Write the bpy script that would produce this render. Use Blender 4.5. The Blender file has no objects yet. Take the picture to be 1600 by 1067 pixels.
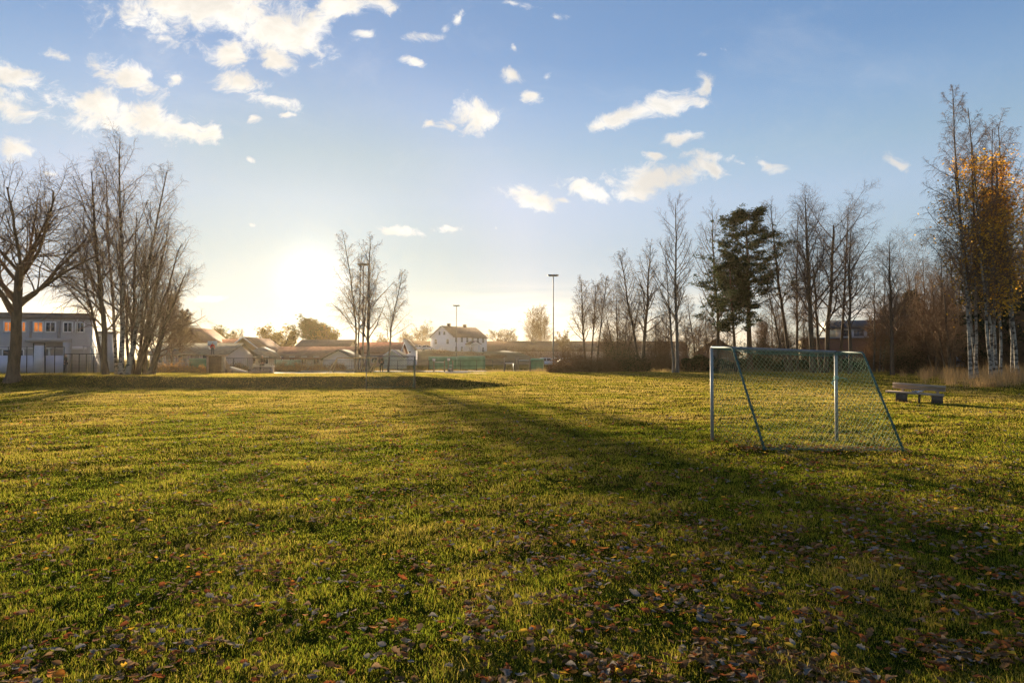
# light and exposure
SUN_E, SKY_S, EXPO = 5.0, .072, 1.75
SKY_RAMP = [(0, (.35, .335, .345)), (.15, (.345, .342, .348)), (.22, (.40, .385, .405)), (.28, (.35, .362, .376)), (.34, (.295, .328, .388)), (.40, (.23, .28, .366)), (.6, (.19, .24, .335))]
GLOW = (2.4, .22, .0)
CLOUD_A, CLOUD_B, CLOUD_LOW = (4.05, 4.0, 3.9), (5., 4.75, 4.3), (3.6, 3.1, 2.7)
HAZE_D, HAZE_G = .00013, .66
NB, NLEAF = 1800000, 17000
import bpy, math, random
import numpy as np
from mathutils import Vector
SC = bpy.context.scene
COL = SC.collection
rng = np.random.default_rng(11)
PI = math.pi
F, CX, YH, CAMZ = 1067.0, 800.0, 560.0, 1.75      # a 24 mm lens, eye height above the field

# ---------------------------------------------------------------- terrain
def sm(a, b, t):
    t = np.clip((np.asarray(t, float) - a) / (b - a), 0, 1)
    return t * t * (3 - 2 * t)
_w = np.random.default_rng(5)
WAVES = [(_w.uniform(0, 2*PI), _w.uniform(0, 2*PI), l, a) for l, a in
         ((.9, .007), (1.1, .008), (1.4, .011), (1.7, .012), (2.3, .014), (2.9, .015), (4.1, .018), (5.5, .018), (9, .02), (13, .03))]
def bumps(x, y):
    z = 0
    for ph, th, l, a in WAVES:
        z = z + .55*a * np.sin((x*math.cos(th) + y*math.sin(th)) * 2*PI/l + ph + .6*np.sin((y*math.cos(th) - x*math.sin(th)) * 2*PI/(l*1.7)))
    return z
def gz(x, y):
    x = np.asarray(x, float); y = np.asarray(y, float)
    w = 1 - sm(-6.5, 1.5, x)
    edge = 40.3 + .25*np.sin(x*.35) + .15*np.sin(x*.9+1) + .02*x
    pb = .62 * sm(0, 1, (y - edge)/(2.5 + 4*sm(-23, -33, x))) - .36 * sm(6, 32, y - edge)
    pr = .45 * sm(31, 62, y) - .2 * sm(62, 90, y)
    z = w*pb + (1-w)*pr
    z = z + .25*np.exp(-(((x+32)/5)**2 + ((y-43)/2.2)**2))             # mound round the foot of the broad tree
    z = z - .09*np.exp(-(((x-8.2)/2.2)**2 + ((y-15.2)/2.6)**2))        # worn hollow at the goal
    z = z + .25*sm(0, 6, x - .62*y + 2)*sm(34, 44, y)                  # rough strip by the birches
    return z + bumps(x, y) * (1 - sm(30, 60, y)*.6)
def gzf(x, y): return float(gz(x, y))
def X(px, d): return (px - CX) / F * d
def Z(py, d): return CAMZ + (YH - py) * d / F
def at(px, d): x = X(px, d); return (x, d, gzf(x, d))

# ---------------------------------------------------------------- materials
MATS = {}
def mat(name, col, rough=.8, var=.25, scale=6., bump=0., trans=0., metal=0., spec=.3, stretch=(1, 1, 1), col2=None, coord='Object', detail=5.):
    if name in MATS: return MATS[name]
    m = bpy.data.materials.new(name); m.use_nodes = True
    nt = m.node_tree; N = nt.nodes; L = nt.links
    b = N['Principled BSDF']
    tc = N.new('ShaderNodeTexCoord'); mp = N.new('ShaderNodeMapping'); mp.inputs['Scale'].default_value = stretch
    no = N.new('ShaderNodeTexNoise'); no.inputs['Scale'].default_value = scale; no.inputs['Detail'].default_value = detail
    L.new(tc.outputs[coord], mp.inputs['Vector']); L.new(mp.outputs[0], no.inputs['Vector'])
    rp = N.new('ShaderNodeValToRGB')
    c2 = col2 if col2 else tuple(min(1, c*(1+var)) for c in col); c1 = col if col2 else tuple(c*(1-var) for c in col)
    rp.color_ramp.elements[0].position = .32; rp.color_ramp.elements[1].position = .68
    rp.color_ramp.elements[0].color = (*c1, 1); rp.color_ramp.elements[1].color = (*c2, 1)
    L.new(no.outputs['Fac'], rp.inputs['Fac']); L.new(rp.outputs['Color'], b.inputs['Base Color'])
    b.inputs['Roughness'].default_value = rough; b.inputs['Metallic'].default_value = metal
    b.inputs['Specular IOR Level'].default_value = spec
    if bump:
        bp = N.new('ShaderNodeBump'); bp.inputs['Strength'].default_value = bump; bp.inputs['Distance'].default_value = .03
        L.new(no.outputs['Fac'], bp.inputs['Height']); L.new(bp.outputs[0], b.inputs['Normal'])
    if trans:
        tr = N.new('ShaderNodeBsdfTranslucent'); L.new(rp.outputs['Color'], tr.inputs['Color'])
        mx = N.new('ShaderNodeMixShader'); mx.inputs[0].default_value = trans
        L.new(b.outputs[0], mx.inputs[1]); L.new(tr.outputs[0], mx.inputs[2]); L.new(mx.outputs[0], N['Material Output'].inputs['Surface'])
    MATS[name] = m
    return m
def lamp_mat(name, col, strength):
    m = mat(name, col, .4, .3, 1.5)
    b = m.node_tree.nodes['Principled BSDF']
    rp = [n for n in m.node_tree.nodes if n.type == 'VALTORGB'][0]
    m.node_tree.links.new(rp.outputs['Color'], b.inputs['Emission Color']); b.inputs['Emission Strength'].default_value = strength
    return m

# ---------------------------------------------------------------- mesh helpers
def mesh_np(name, V, polys, attr=None, smooth=False):
    """V (n,3); polys: list of (m,k) index arrays"""
    me = bpy.data.meshes.new(name)
    V = np.ascontiguousarray(V, dtype=np.float32).reshape(-1, 3)
    polys = [np.asarray(p, dtype=np.int32) for p in polys if len(p)]
    me.vertices.add(len(V)); me.vertices.foreach_set('co', V.ravel())
    loops = np.concatenate([p.ravel() for p in polys]); sizes = np.concatenate([np.full(len(p), p.shape[1], np.int32) for p in polys])
    me.loops.add(len(loops)); me.loops.foreach_set('vertex_index', loops)
    me.polygons.add(len(sizes)); me.polygons.foreach_set('loop_start', np.concatenate([[0], np.cumsum(sizes)[:-1]]).astype(np.int32))
    if smooth: me.polygons.foreach_set('use_smooth', np.ones(len(sizes), bool))
    if attr is not None:
        for k, v in attr.items():
            a = me.attributes.new(k, 'FLOAT', 'POINT'); a.data.foreach_set('value', np.ascontiguousarray(v, np.float32))
    me.update(calc_edges=True)
    return me
def norm(v): return v / np.maximum(np.linalg.norm(v, axis=-1, keepdims=True), 1e-9)
def tubes(P, R, K):
    """P (n,S,3), R (n,S) -> V, quads"""
    n, S, _ = P.shape
    T = norm(np.gradient(P, axis=1))
    mean = norm(P[:, -1] - P[:, 0])
    ref = np.where(np.abs(mean[:, 2:3]) < .75, np.array([[0, 0, 1.]]), np.array([[1., 0, 0]]))
    A = norm(np.cross(T, ref[:, None, :])); B = np.cross(T, A)
    th = np.arange(K) * 2*PI/K
    V = P[:, :, None, :] + R[:, :, None, None] * (A[:, :, None, :]*np.cos(th)[None, None, :, None] + B[:, :, None, :]*np.sin(th)[None, None, :, None])
    idx = np.arange(n*S*K).reshape(n, S, K)
    a = idx[:, :-1]; b = idx[:, 1:]
    q = np.stack([a, np.roll(a, -1, 2), np.roll(b, -1, 2), b], -1).reshape(-1, 4)
    return V.reshape(-1, 3), q
class MB:
    def __init__(s): s.v = []; s.p = {}; s.n = 0
    def add(s, V, polys):
        V = np.asarray(V, float).reshape(-1, 3); s.v.append(V)
        for p in polys:
            p = np.asarray(p, np.int32)
            if len(p): s.p.setdefault(p.shape[1], []).append(p + s.n)
        s.n += len(V); return s
    def box(s, x0, x1, y0, y1, z0, z1):
        V = [(x0,y0,z0),(x1,y0,z0),(x1,y1,z0),(x0,y1,z0),(x0,y0,z1),(x1,y0,z1),(x1,y1,z1),(x0,y1,z1)]
        return s.add(V, [[(0,3,2,1),(4,5,6,7),(0,1,5,4),(1,2,6,5),(2,3,7,6),(3,0,4,7)]])
    def bar(s, a, b, w, h=None):
        """rectangular bar between two points"""
        a = np.array(a, float); b = np.array(b, float); h = h or w
        t = norm(b - a); ref = np.array([0, 0, 1.]) if abs(t[2]) < .9 else np.array([0, 1., 0])
        u = norm(np.cross(t, ref)) * w/2; v = np.cross(norm(u), t) * h/2
        V = [a-u-v, a+u-v, a+u+v, a-u+v, b-u-v, b+u-v, b+u+v, b-u+v]
        return s.add(V, [[(0,1,2,3),(4,7,6,5),(0,4,5,1),(1,5,6,2),(2,6,7,3),(3,7,4,0)]])
    def tube(s, pts, r, K=8):
        P = np.array(pts, float)[None]; R = np.broadcast_to(np.asarray(r, float), (P.shape[1],))[None]
        V, q = tubes(P, R, K); s.add(V, [q]); n0 = s.n - len(V)
        cap = np.arange(K)
        s.p.setdefault(K, []).append(np.array([cap[::-1] + n0, cap + s.n - K], np.int32)); return s
    def prism(s, poly, axis, a, b):
        """poly: list of 2D points in the plane across axis"""
        n = len(poly)
        def p3(p, t): return {'x': (t, p[0], p[1]), 'y': (p[0], t, p[1]), 'z': (p[0], p[1], t)}[axis]
        V = [p3(p, a) for p in poly] + [p3(p, b) for p in poly]
        s.add(V, [[(i, (i+1) % n, n+(i+1) % n, n+i) for i in range(n)]])
        n0 = s.n - 2*n
        s.p.setdefault(n, []).append(np.array([list(range(n0+n-1, n0-1, -1)), list(range(n0+n, n0+2*n))], np.int32)); return s
    def quads(s, Q):
        Q = np.asarray(Q, float).reshape(-1, 4, 3)
        return s.add(Q.reshape(-1, 3), [np.arange(len(Q)*4).reshape(-1, 4)])
    def mesh(s, name, smooth=False):
        return mesh_np(name, np.concatenate(s.v), [np.concatenate(p) for p in s.p.values()], smooth=smooth)
    def build(s, name, m, parent=None, loc=(0, 0, 0), smooth=False, label=None):
        return obj(name, s.mesh(name, smooth), m, parent, loc, label=label)
def obj(name, me, m=None, parent=None, loc=(0, 0, 0), rotz=0, label=None):
    o = bpy.data.objects.new(name, me); COL.objects.link(o)
    if m is not None and not me.materials: me.materials.append(m)
    o.location = loc; o.rotation_euler = (0, 0, rotz)
    if parent is not None: o.parent = parent
    if label: o['label'] = label
    return o
def tag(o, label=None, cat=None, group=None, kind=None):
    if label: o['label'] = label
    if cat: o['category'] = cat
    if group: o['group'] = group
    if kind: o['kind'] = kind
    return o
def thing(name, label, cat, loc=(0, 0, 0), rotz=0, group=None, scale=1.):
    o = bpy.data.objects.new(name, None); COL.objects.link(o); o.empty_display_size = .2
    o.location = loc; o.rotation_euler = (0, 0, rotz); o.scale = (scale,)*3 if not isinstance(scale, tuple) else scale
    return tag(o, label, cat, group)
# ---------------------------------------------------------------- camera, sun, sky, haze
SUN_AZ, SUN_EL = math.atan2(488-800, F), math.radians(6.3)
cam = bpy.data.cameras.new('camera'); cam.lens = 24; cam.sensor_width = 36; cam.clip_end = 4000; cam.clip_start = .1
co = bpy.data.objects.new('camera', cam); COL.objects.link(co)
co.location = (0, 0, CAMZ); co.rotation_euler = (PI/2 + math.atan(26.5/F), 0, 0); SC.camera = co
sl = bpy.data.lights.new('sun', 'SUN'); sl.energy = SUN_E; sl.angle = math.radians(.7); sl.color = (1, .80, .52)
so = bpy.data.objects.new('sun', sl); COL.objects.link(so)
sdir = Vector((math.sin(SUN_AZ)*math.cos(SUN_EL), math.cos(SUN_AZ)*math.cos(SUN_EL), math.sin(SUN_EL)))
so.rotation_euler = (-sdir).to_track_quat('-Z', 'Y').to_euler(); so.location = sdir*600

W = bpy.data.worlds.new('World'); SC.world = W; W.use_nodes = True
nt = W.node_tree; N = nt.nodes; L = nt.links
for n in list(N): N.remove(n)
def nd(t, **kw):
    n = N.new(t)
    for k, v in kw.items(): setattr(n, k, v)
    return n
def mth(op, a, b=None, c=None, clamp=False):
    n = nd('ShaderNodeMath', operation=op, use_clamp=clamp)
    for i, v in enumerate((a, b, c)):
        if v is None: continue
        if isinstance(v, (int, float)): n.inputs[i].default_value = v
        else: L.new(v, n.inputs[i])
    return n.outputs[0]
def vmth(op, a, b=None, out=0):
    n = nd('ShaderNodeVectorMath', operation=op)
    for i, v in enumerate((a, b)):
        if v is None: continue
        if isinstance(v, (tuple, list)): n.inputs[i].default_value = v
        else: L.new(v, n.inputs[i])
    return n.outputs[out]
def maprange(v, a, b, c=0., d=1., smooth=True):
    n = nd('ShaderNodeMapRange', interpolation_type='SMOOTHSTEP' if smooth else 'LINEAR')
    L.new(v, n.inputs[0])
    for i, x in enumerate((a, b, c, d)): n.inputs[i+1].default_value = x
    return n.outputs[0]
def mixc(f, a, b, blend='MIX'):
    n = nd('ShaderNodeMix', data_type='RGBA', blend_type=blend)
    if isinstance(f, (int, float)): n.inputs[0].default_value = f
    else: L.new(f, n.inputs[0])
    for i, v in ((6, a), (7, b)):
        if isinstance(v, tuple): n.inputs[i].default_value = (*v, 1)
        else: L.new(v, n.inputs[i])
    return n.outputs[2]
sky = nd('ShaderNodeTexSky', sky_type='NISHITA', sun_disc=False)
sky.sun_elevation = SUN_EL; sky.sun_rotation = SUN_AZ; sky.air_density = 1.0; sky.dust_density = .25; sky.ozone_density = 3.0
tc = nd('ShaderNodeTexCoord'); D = tc.outputs['Generated']
sx = nd('ShaderNodeSeparateXYZ'); L.new(D, sx.inputs[0])
yy = mth('MAXIMUM', sx.outputs[1], .06)
u = mth('DIVIDE', sx.outputs[0], yy); v = mth('DIVIDE', sx.outputs[2], yy)
cb = nd('ShaderNodeCombineXYZ'); L.new(u, cb.inputs[0]); L.new(v, cb.inputs[1])
P = cb.outputs[0]
def noise(vec, scale, detail=6., rough=.6, out='Fac', dist=0.):
    n = nd('ShaderNodeTexNoise'); L.new(vec, n.inputs['Vector'])
    n.inputs['Scale'].default_value = scale; n.inputs['Detail'].default_value = detail; n.inputs['Roughness'].default_value = rough; n.inputs['Distortion'].default_value = dist
    return n.outputs[out]
wv = vmth('SUBTRACT', noise(P, 9., 3., out='Color'), (.5, .5, .5))
Pw = vmth('ADD', P, vmth('MULTIPLY', wv, (.07, .045, 0)))
# cumulus scraps: where each one hangs in the sky (direction, spread, tilt), edges broken up by noise
CLOUDS = [(320,0,185,62,-4,1.1),(430,45,85,50,-8,1.1),(345,72,40,28,-30,1),(425,82,42,26,-20,1),(540,2,70,24,5,1),(250,5,60,30,-20,1),
 (125,160,85,38,-8,1),(225,180,105,34,-10,1),(300,200,55,20,-8,1),(195,115,66,24,-18,1),(15,112,52,26,-18,.95),(12,160,48,30,-20,.9),(18,228,38,24,-12,.95),
 (372,120,54,22,-8,.85),(418,158,44,18,-14,.85),(392,186,14,11,0,.9),(440,182,26,9,0,.7),(270,112,26,17,0,.75),(88,86,28,12,-8,.75),(80,270,22,9,-10,.7),
 (656,50,36,13,0,.8),(565,46,28,10,0,.6),(740,176,40,30,12,.95),(700,188,34,12,-10,.75),(672,186,18,12,30,.7),
 (1000,172,72,21,14,1),(1050,155,58,24,10,1),(1092,128,18,30,-14,.9),(948,188,28,10,20,.9),
 (825,310,52,21,-5,1),(880,312,26,9,-8,.8),(910,292,54,19,-8,1),(1030,276,88,26,6,1),(1000,292,46,20,5,1),(1105,262,52,17,-22,1),(1110,245,60,11,-8,.8),
 (1058,214,40,15,6,.95),(1025,240,24,10,-12,.85),(1203,260,30,12,-22,.85),(1160,256,20,9,-40,.6),(1408,252,22,12,-30,.85),
 (830,152,28,14,-30,.75),(806,120,32,14,-18,.65),(848,122,14,12,0,.6),(795,75,14,10,-40,.7),(1094,78,28,8,-8,.6),(705,24,20,16,30,.65),(872,16,26,16,0,.6),(645,88,26,10,-20,.6),(810,2,40,8,0,.6),
 (625,363,48,13,-12,.8),(697,356,38,11,0,.75),(388,247,14,6,-20,.6),(387,347,10,5,0,.8),(333,463,40,11,0,.85),(1135,72,24,8,-8,.3),
 (690,35,14,10,40,.5),(1032,80,14,8,0,.4),(778,350,10,6,0,.6)]
acc = None
for px, py, rx, ry, rot, dens in CLOUDS:
    m = nd('ShaderNodeMapping', vector_type='TEXTURE'); L.new(Pw, m.inputs[0])
    m.inputs[1].default_value = ((px-CX)/F, (YH-py)/F, 0); m.inputs[2].default_value = (0, 0, math.radians(rot)); m.inputs[3].default_value = (rx/F, ry/F, 1)
    k = mth('MULTIPLY_ADD', vmth('LENGTH', m.outputs[0], out=1), -1., dens)
    acc = k if acc is None else mth('MAXIMUM', acc, k)
Ps = vmth('MULTIPLY', Pw, (1, 1.35, 1))
fb = noise(Ps, 19., 9., .68, dist=.35)
dn = mth('ADD', acc, mth('MULTIPLY', mth('SUBTRACT', fb, .488), 3.3))
alpha = mth('MULTIPLY', maprange(dn, .0, .8), maprange(sx.outputs[1], .1, .3))
# layered cloud low in the sky
Pl = vmth('MULTIPLY', P, (1.6, 11, 1))
st = noise(Pl, 2.1, 7., .58, dist=.4)
band = mth('MULTIPLY', maprange(v, .0, .03), maprange(v, .118, .05))
side = mth('ADD', maprange(u, -.22, .12), mth('MULTIPLY', maprange(u, -.45, -.62), 1.0), clamp=True)
sal = mth('MULTIPLY', mth('MULTIPLY', maprange(st, .38, .62), band), mth('MULTIPLY', side, .85))
# the clear sky
gm = nd('ShaderNodeGamma'); gm.inputs[1].default_value = .5; L.new(sky.outputs[0], gm.inputs[0])
er = nd('ShaderNodeValToRGB'); L.new(sx.outputs[2], er.inputs[0]); el_ = er.color_ramp.elements
while len(el_) < len(SKY_RAMP): el_.new(.5)
for e_, (p_, c_) in zip(el_, SKY_RAMP): e_.position = p_; e_.color = (*[q/.48*.12/SKY_S/2**(EXPO-1) for q in c_], 1)
base = vmth('MULTIPLY', vmth('MULTIPLY', gm.outputs[0], er.outputs[0]), (2, 2, 2))
# keep the sky round the sun from running away
CAPV = .12/SKY_S/2**(EXPO-1); CAPC = (3.3*CAPV, 3.8*CAPV, 5.2*CAPV)
q4 = nd('ShaderNodeGamma'); q4.inputs[1].default_value = 4.; L.new(vmth('MULTIPLY', base, tuple(1/c for c in CAPC)), q4.inputs[0])
q5 = nd('ShaderNodeGamma'); q5.inputs[1].default_value = .25; L.new(vmth('ADD', q4.outputs[0], (1, 1, 1)), q5.inputs[0])
base = vmth('DIVIDE', base, q5.outputs[0])
cs = vmth('DOT_PRODUCT', D, tuple(sdir), out=1)
base = vmth('MULTIPLY', base, mixc(maprange(cs, .950, .992), (1.03, 1.03, 1.03), (.76, .87, .85)))
csm = mth('MAXIMUM', cs, 0.)
far_from_sun = mth('SUBTRACT', 1., csm)
glow1 = mth('MULTIPLY', mth('POWER', csm, 1300.), GLOW[0]); glow2 = mth('MULTIPLY', mth('POWER', csm, 90.), GLOW[1]); glow3 = mth('MULTIPLY', mth('POWER', csm, 14.), GLOW[2])
def scal(col, f):
    n = nd('ShaderNodeVectorMath', operation='SCALE'); n.inputs[0].default_value = col; L.new(f, n.inputs['Scale']); return n.outputs[0]
base = vmth('ADD', base, scal((1, .93, .75), glow1)); base = vmth('ADD', base, scal((1, .86, .62), glow2)); base = vmth('ADD', base, scal((1, .90, .76), glow3))
ct = noise(vmth('ADD', Ps, (.012, -.016, 0)), 10., 6., .6)
shade = maprange(mth('SUBTRACT', ct, mth('MULTIPLY', dn, .12)), .25, .62, .72, 1.0)
near = maprange(cs, .75, 1.)
ccol = vmth('MULTIPLY', mixc(near, CLOUD_A, CLOUD_B), scal((1, 1, 1), shade))
c1 = mixc(sal, base, vmth('MULTIPLY', mixc(near, CLOUD_LOW, (9.5, 8.0, 5.6)), (1, 1, 1)))
veil = mth('MULTIPLY', maprange(noise(vmth('MULTIPLY', Pw, (1, 2.2, 1)), 3.2, 8., .62, dist=.6), .50, .80), maprange(v, .16, .34, 0., .13))
c2 = mixc(alpha, mixc(veil, c1, ccol), ccol)
bg = nd('ShaderNodeBackground'); L.new(c2, bg.inputs[0]); bg.inputs[1].default_value = SKY_S
ow = nd('ShaderNodeOutputWorld'); L.new(bg.outputs[0], ow.inputs[0])
W.cycles.sampling_method = 'MANUAL'; W.cycles.sample_map_resolution = 1024

def make_haze():
    h = MB().box(-960, 960, -45, 960, -3, 24).build('haze', None)
    m = bpy.data.materials.new('air'); m.use_nodes = True
    n = m.node_tree.nodes; n.clear()
    o = n.new('ShaderNodeOutputMaterial'); pv = n.new('ShaderNodeVolumePrincipled')
    pv.inputs['Color'].default_value = (1, .80, .50, 1); pv.inputs['Density'].default_value = HAZE_D; pv.inputs['Anisotropy'].default_value = HAZE_G
    m.node_tree.links.new(pv.outputs[0], o.inputs['Volume']); h.data.materials.append(m)
    tag(h, 'warm thin evening haze filling the air over the field', 'haze', kind='stuff')
make_haze()
SC.view_settings.view_transform = 'Standard'; SC.view_settings.look = 'None'; SC.view_settings.gamma = 1; SC.view_settings.exposure = EXPO
SC.render.engine = 'CYCLES'
cy = SC.cycles
cy.max_bounces = 6; cy.diffuse_bounces = 3; cy.glossy_bounces = 2; cy.transmission_bounces = 4; cy.transparent_max_bounces = 6; cy.volume_bounces = 0
cy.use_denoising = True; cy.denoising_prefilter = 'NONE'; cy.use_adaptive_sampling = True; cy.adaptive_threshold = .01; cy.sample_clamp_indirect = 6
try: cy.denoiser = 'OPENIMAGEDENOISE'
except Exception: pass
# ---------------------------------------------------------------- ground sheet
def lines(a, b, s0, far):
    out = list(np.arange(a, b + 1e-6, s0)); s = s0; t = b
    while t < far: s = min(s*1.09, 40); t += s; out.append(t)
    return out
ys = [-25, -18, -12, -8, -5, -3, -1] + lines(0, 62, .32, 900)
xp = lines(0, 40, .34, 900); xs = [-a for a in xp[:0:-1]] + xp
GX, GY = np.meshgrid(np.array(xs), np.array(ys)); 
GZ = gz(GX, GY) 
idx = np.arange(GX.size).reshape(GX.shape)
me = mesh_np('ground', np.stack([GX, GY, GZ], -1), [np.stack([idx[:-1, :-1], idx[:-1, 1:], idx[1:, 1:], idx[1:, :-1]], -1).reshape(-1, 4)], smooth=True)
def ground_mat():
    m = bpy.data.materials.new('turf_soil'); m.use_nodes = True; nt = m.node_tree; N = nt.nodes; L = nt.links; b = N['Principled BSDF']
    tc = N.new('ShaderNodeTexCoord')
    def nz(s, d=6):
        n = N.new('ShaderNodeTexNoise'); n.inputs['Scale'].default_value = s; n.inputs['Detail'].default_value = d; L.new(tc.outputs['Object'], n.inputs['Vector']); return n
    def ramp(n, stops):
        r = N.new('ShaderNodeValToRGB'); L.new(n.outputs['Fac'], r.inputs['Fac']); e = r.color_ramp.elements
        while len(e) < len(stops): e.new(.5)
        for i, (p, c) in enumerate(stops): e[i].position = p; e[i].color = (*c, 1)
        return r
    r1 = ramp(nz(.35), [(.3, (.020, .028, .003)), (.55, (.034, .038, .005)), (.75, (.050, .042, .008))])
    r2 = ramp(nz(18), [(.3, (.55, .5, .45)), (.7, (1.25, 1.2, 1.1))])
    mx = N.new('ShaderNodeMix'); mx.data_type = 'RGBA'; mx.blend_type = 'MULTIPLY'; mx.inputs[0].default_value = 1
    L.new(r1.outputs[0], mx.inputs[6]); L.new(r2.outputs[0], mx.inputs[7]); L.new(mx.outputs[2], b.inputs['Base Color'])
    b.inputs['Roughness'].default_value = 1; b.inputs['Specular IOR Level'].default_value = 0
    bp = N.new('ShaderNodeBump'); bp.inputs['Strength'].default_value = .8; bp.inputs['Distance'].default_value = .05
    L.new(nz(25).outputs['Fac'], bp.inputs['Height']); L.new(bp.outputs[0], b.inputs['Normal'])
    return m
tag(obj('ground', me, ground_mat()), kind='structure')

def sheet(name, pts, m, lift=.02, n=40):
    """a flat thing laid on the terrain inside a quadrilateral (4 corners in plan)"""
    a, b, c, d = [np.array(p, float) for p in pts]
    s, t = np.meshgrid(np.linspace(0, 1, n), np.linspace(0, 1, max(6, n//3)))
    s = s[..., None]; t = t[..., None]
    Q = (a*(1-s) + b*s)*(1-t) + (d*(1-s) + c*s)*t
    zz = gz(Q[..., 0], Q[..., 1]) + lift
    i = np.arange(zz.size).reshape(zz.shape)
    return obj(name, mesh_np(name, np.concatenate([Q, zz[..., None]], -1), [np.stack([i[:-1, :-1], i[:-1, 1:], i[1:, 1:], i[1:, :-1]], -1).reshape(-1, 4)], smooth=True), m)
tag(sheet('court', [(X(395, 57), 57), (X(508, 57), 57), (X(560, 71), 71), (X(410, 71), 71)], mat('court_concrete', (.34, .32, .29), .9, .12, 3.), .05), kind='structure')
tag(sheet('path', [(X(470, 76), 76), (X(900, 73), 73), (X(905, 76.5), 76.5), (X(470, 81), 81)], mat('path_gravel', (.2, .17, .14), .95, .2, 4.), .05, 60), kind='structure')
tag(sheet('soil', [(X(612, 57), 57), (X(770, 57), 57), (X(740, 62), 62), (X(640, 62), 62)], mat('bare_soil', (.13, .09, .055), 1, .35, 3.), .03), kind='structure')

# ---------------------------------------------------------------- grass
def clump(x, y, seed, l):
    r = np.random.default_rng(seed); z = 0
    for k in range(7):
        th = r.uniform(0, 2*PI); ll = l * r.uniform(.6, 1.7)
        z = z + np.sin((x*np.cos(th) + y*np.sin(th))*2*PI/ll + r.uniform(0, 6) + 1.3*np.sin((x*np.sin(th) - y*np.cos(th))*2*PI/(ll*1.3)))
    return z / 7 ** .5 / 1.0
def make_grass(nb=NB):
    r = np.random.default_rng(3)
    d0, d1, k = 3.0, 84., .74                      # density falls with distance
    t = r.random(nb); e = 1 - k
    d = (d0**e + (d1**e - d0**e)*t) ** (1/e)
    x = (r.random(nb)*2 - 1) * (.79*d + 1.2); y = d
    keep = ~((y > 56) & (x < X(560, 1)*y) & (x > X(395, 1)*y) & (y < 71.5))
    keep &= ~((y > 72) & (x < 20)); keep &= ~((y > 66) & (x >= 20))
    bare = ((x-5.9)/2.1)**2 + ((y-13.0)/.55)**2 < 1     # thinned grass strip along the net
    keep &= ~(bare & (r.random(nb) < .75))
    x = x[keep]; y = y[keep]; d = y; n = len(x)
    c1 = clump(x, y, 1, .35); c2 = clump(x, y, 2, 1.6); c3 = clump(x, y, 4, 6.)
    keep2 = r.random(n) < np.clip(.84 + .2*c1, .4, 1)
    x, y, d, c1, c2, c3 = [q[keep2] for q in (x, y, d, c1, c2, c3)]; n = len(x)
    z = gz(x, y) - .004
    h = (.018 + .025*r.random(n)) * np.clip(1 + .18*c1 + .26*c2, .62, 2.0) * (1 + np.minimum(d, 60)/110)
    h *= np.where(r.random(n) < .03, 1.6, 1.)
    w = .0032 * np.maximum(1, (d/6.0)**1.0) * (.7 + .6*r.random(n))
    az = r.random(n)*2*PI; lean = np.abs(r.normal(.48, .42, n))
    la = az + r.normal(0, .5, n) + PI/2
    dirv = np.stack([np.cos(la)*np.sin(lean), np.sin(la)*np.sin(lean), np.cos(lean)], -1)
    lean2 = lean + r.uniform(.15, .9, n)
    dir2 = np.stack([np.cos(la)*np.sin(lean2), np.sin(la)*np.sin(lean2), np.cos(lean2)], -1)
    sd = np.stack([np.cos(az), np.sin(az), 0*az], -1) * (w/2)[:, None]
    p0 = np.stack([x, y, z], -1); p1 = p0 + dirv*(h*.55)[:, None]; p2 = p1 + dir2*(h*.6)[:, None]
    V = np.stack([p0-sd, p0+sd, p1+sd*.8, p1-sd*.8, p2], 1).reshape(-1, 3)
    i = np.arange(n)[:, None]*5
    tint = np.repeat(np.clip(.46 + .13*c3 + .12*c2 + r.normal(0, .20, n) + .28*sm(9, 30, d), 0, 1), 5)
    me = mesh_np('lawn', V, [i + np.array([[0, 1, 2, 3]]), i + np.array([[3, 2, 4]])], {'tint': tint})
    m = bpy.data.materials.new('grass_blade'); m.use_nodes = True; nt = m.node_tree; N = nt.nodes; L = nt.links
    b = N['Principled BSDF']; at_ = N.new('ShaderNodeAttribute'); at_.attribute_name = 'tint'
    rp = N.new('ShaderNodeValToRGB'); e = rp.color_ramp.elements; e.new(.5); e.new(.8)
    for q, (p, c) in enumerate([(0., (.090, .145, .012)), (.45, (.225, .240, .020)), (.72, (.36, .285, .036)), (1., (.46, .33, .10))]): e[q].position = p; e[q].color = (*c, 1)
    L.new(at_.outputs['Fac'], rp.inputs['Fac']); L.new(rp.outputs[0], b.inputs['Base Color'])
    b.inputs['Roughness'].default_value = .9; b.inputs['Specular IOR Level'].default_value = .0
    tr = N.new('ShaderNodeBsdfTranslucent'); L.new(rp.outputs[0], tr.inputs['Color'])
    mx = N.new('ShaderNodeMixShader'); mx.inputs[0].default_value = .62
    L.new(b.outputs[0], mx.inputs[1]); L.new(tr.outputs[0], mx.inputs[2]); L.new(mx.outputs[0], N['Material Output'].inputs['Surface'])
    tag(obj('lawn', me, m), 'uneven short green and straw coloured grass covering the playing field', 'grass', kind='stuff')
make_grass()

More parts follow.
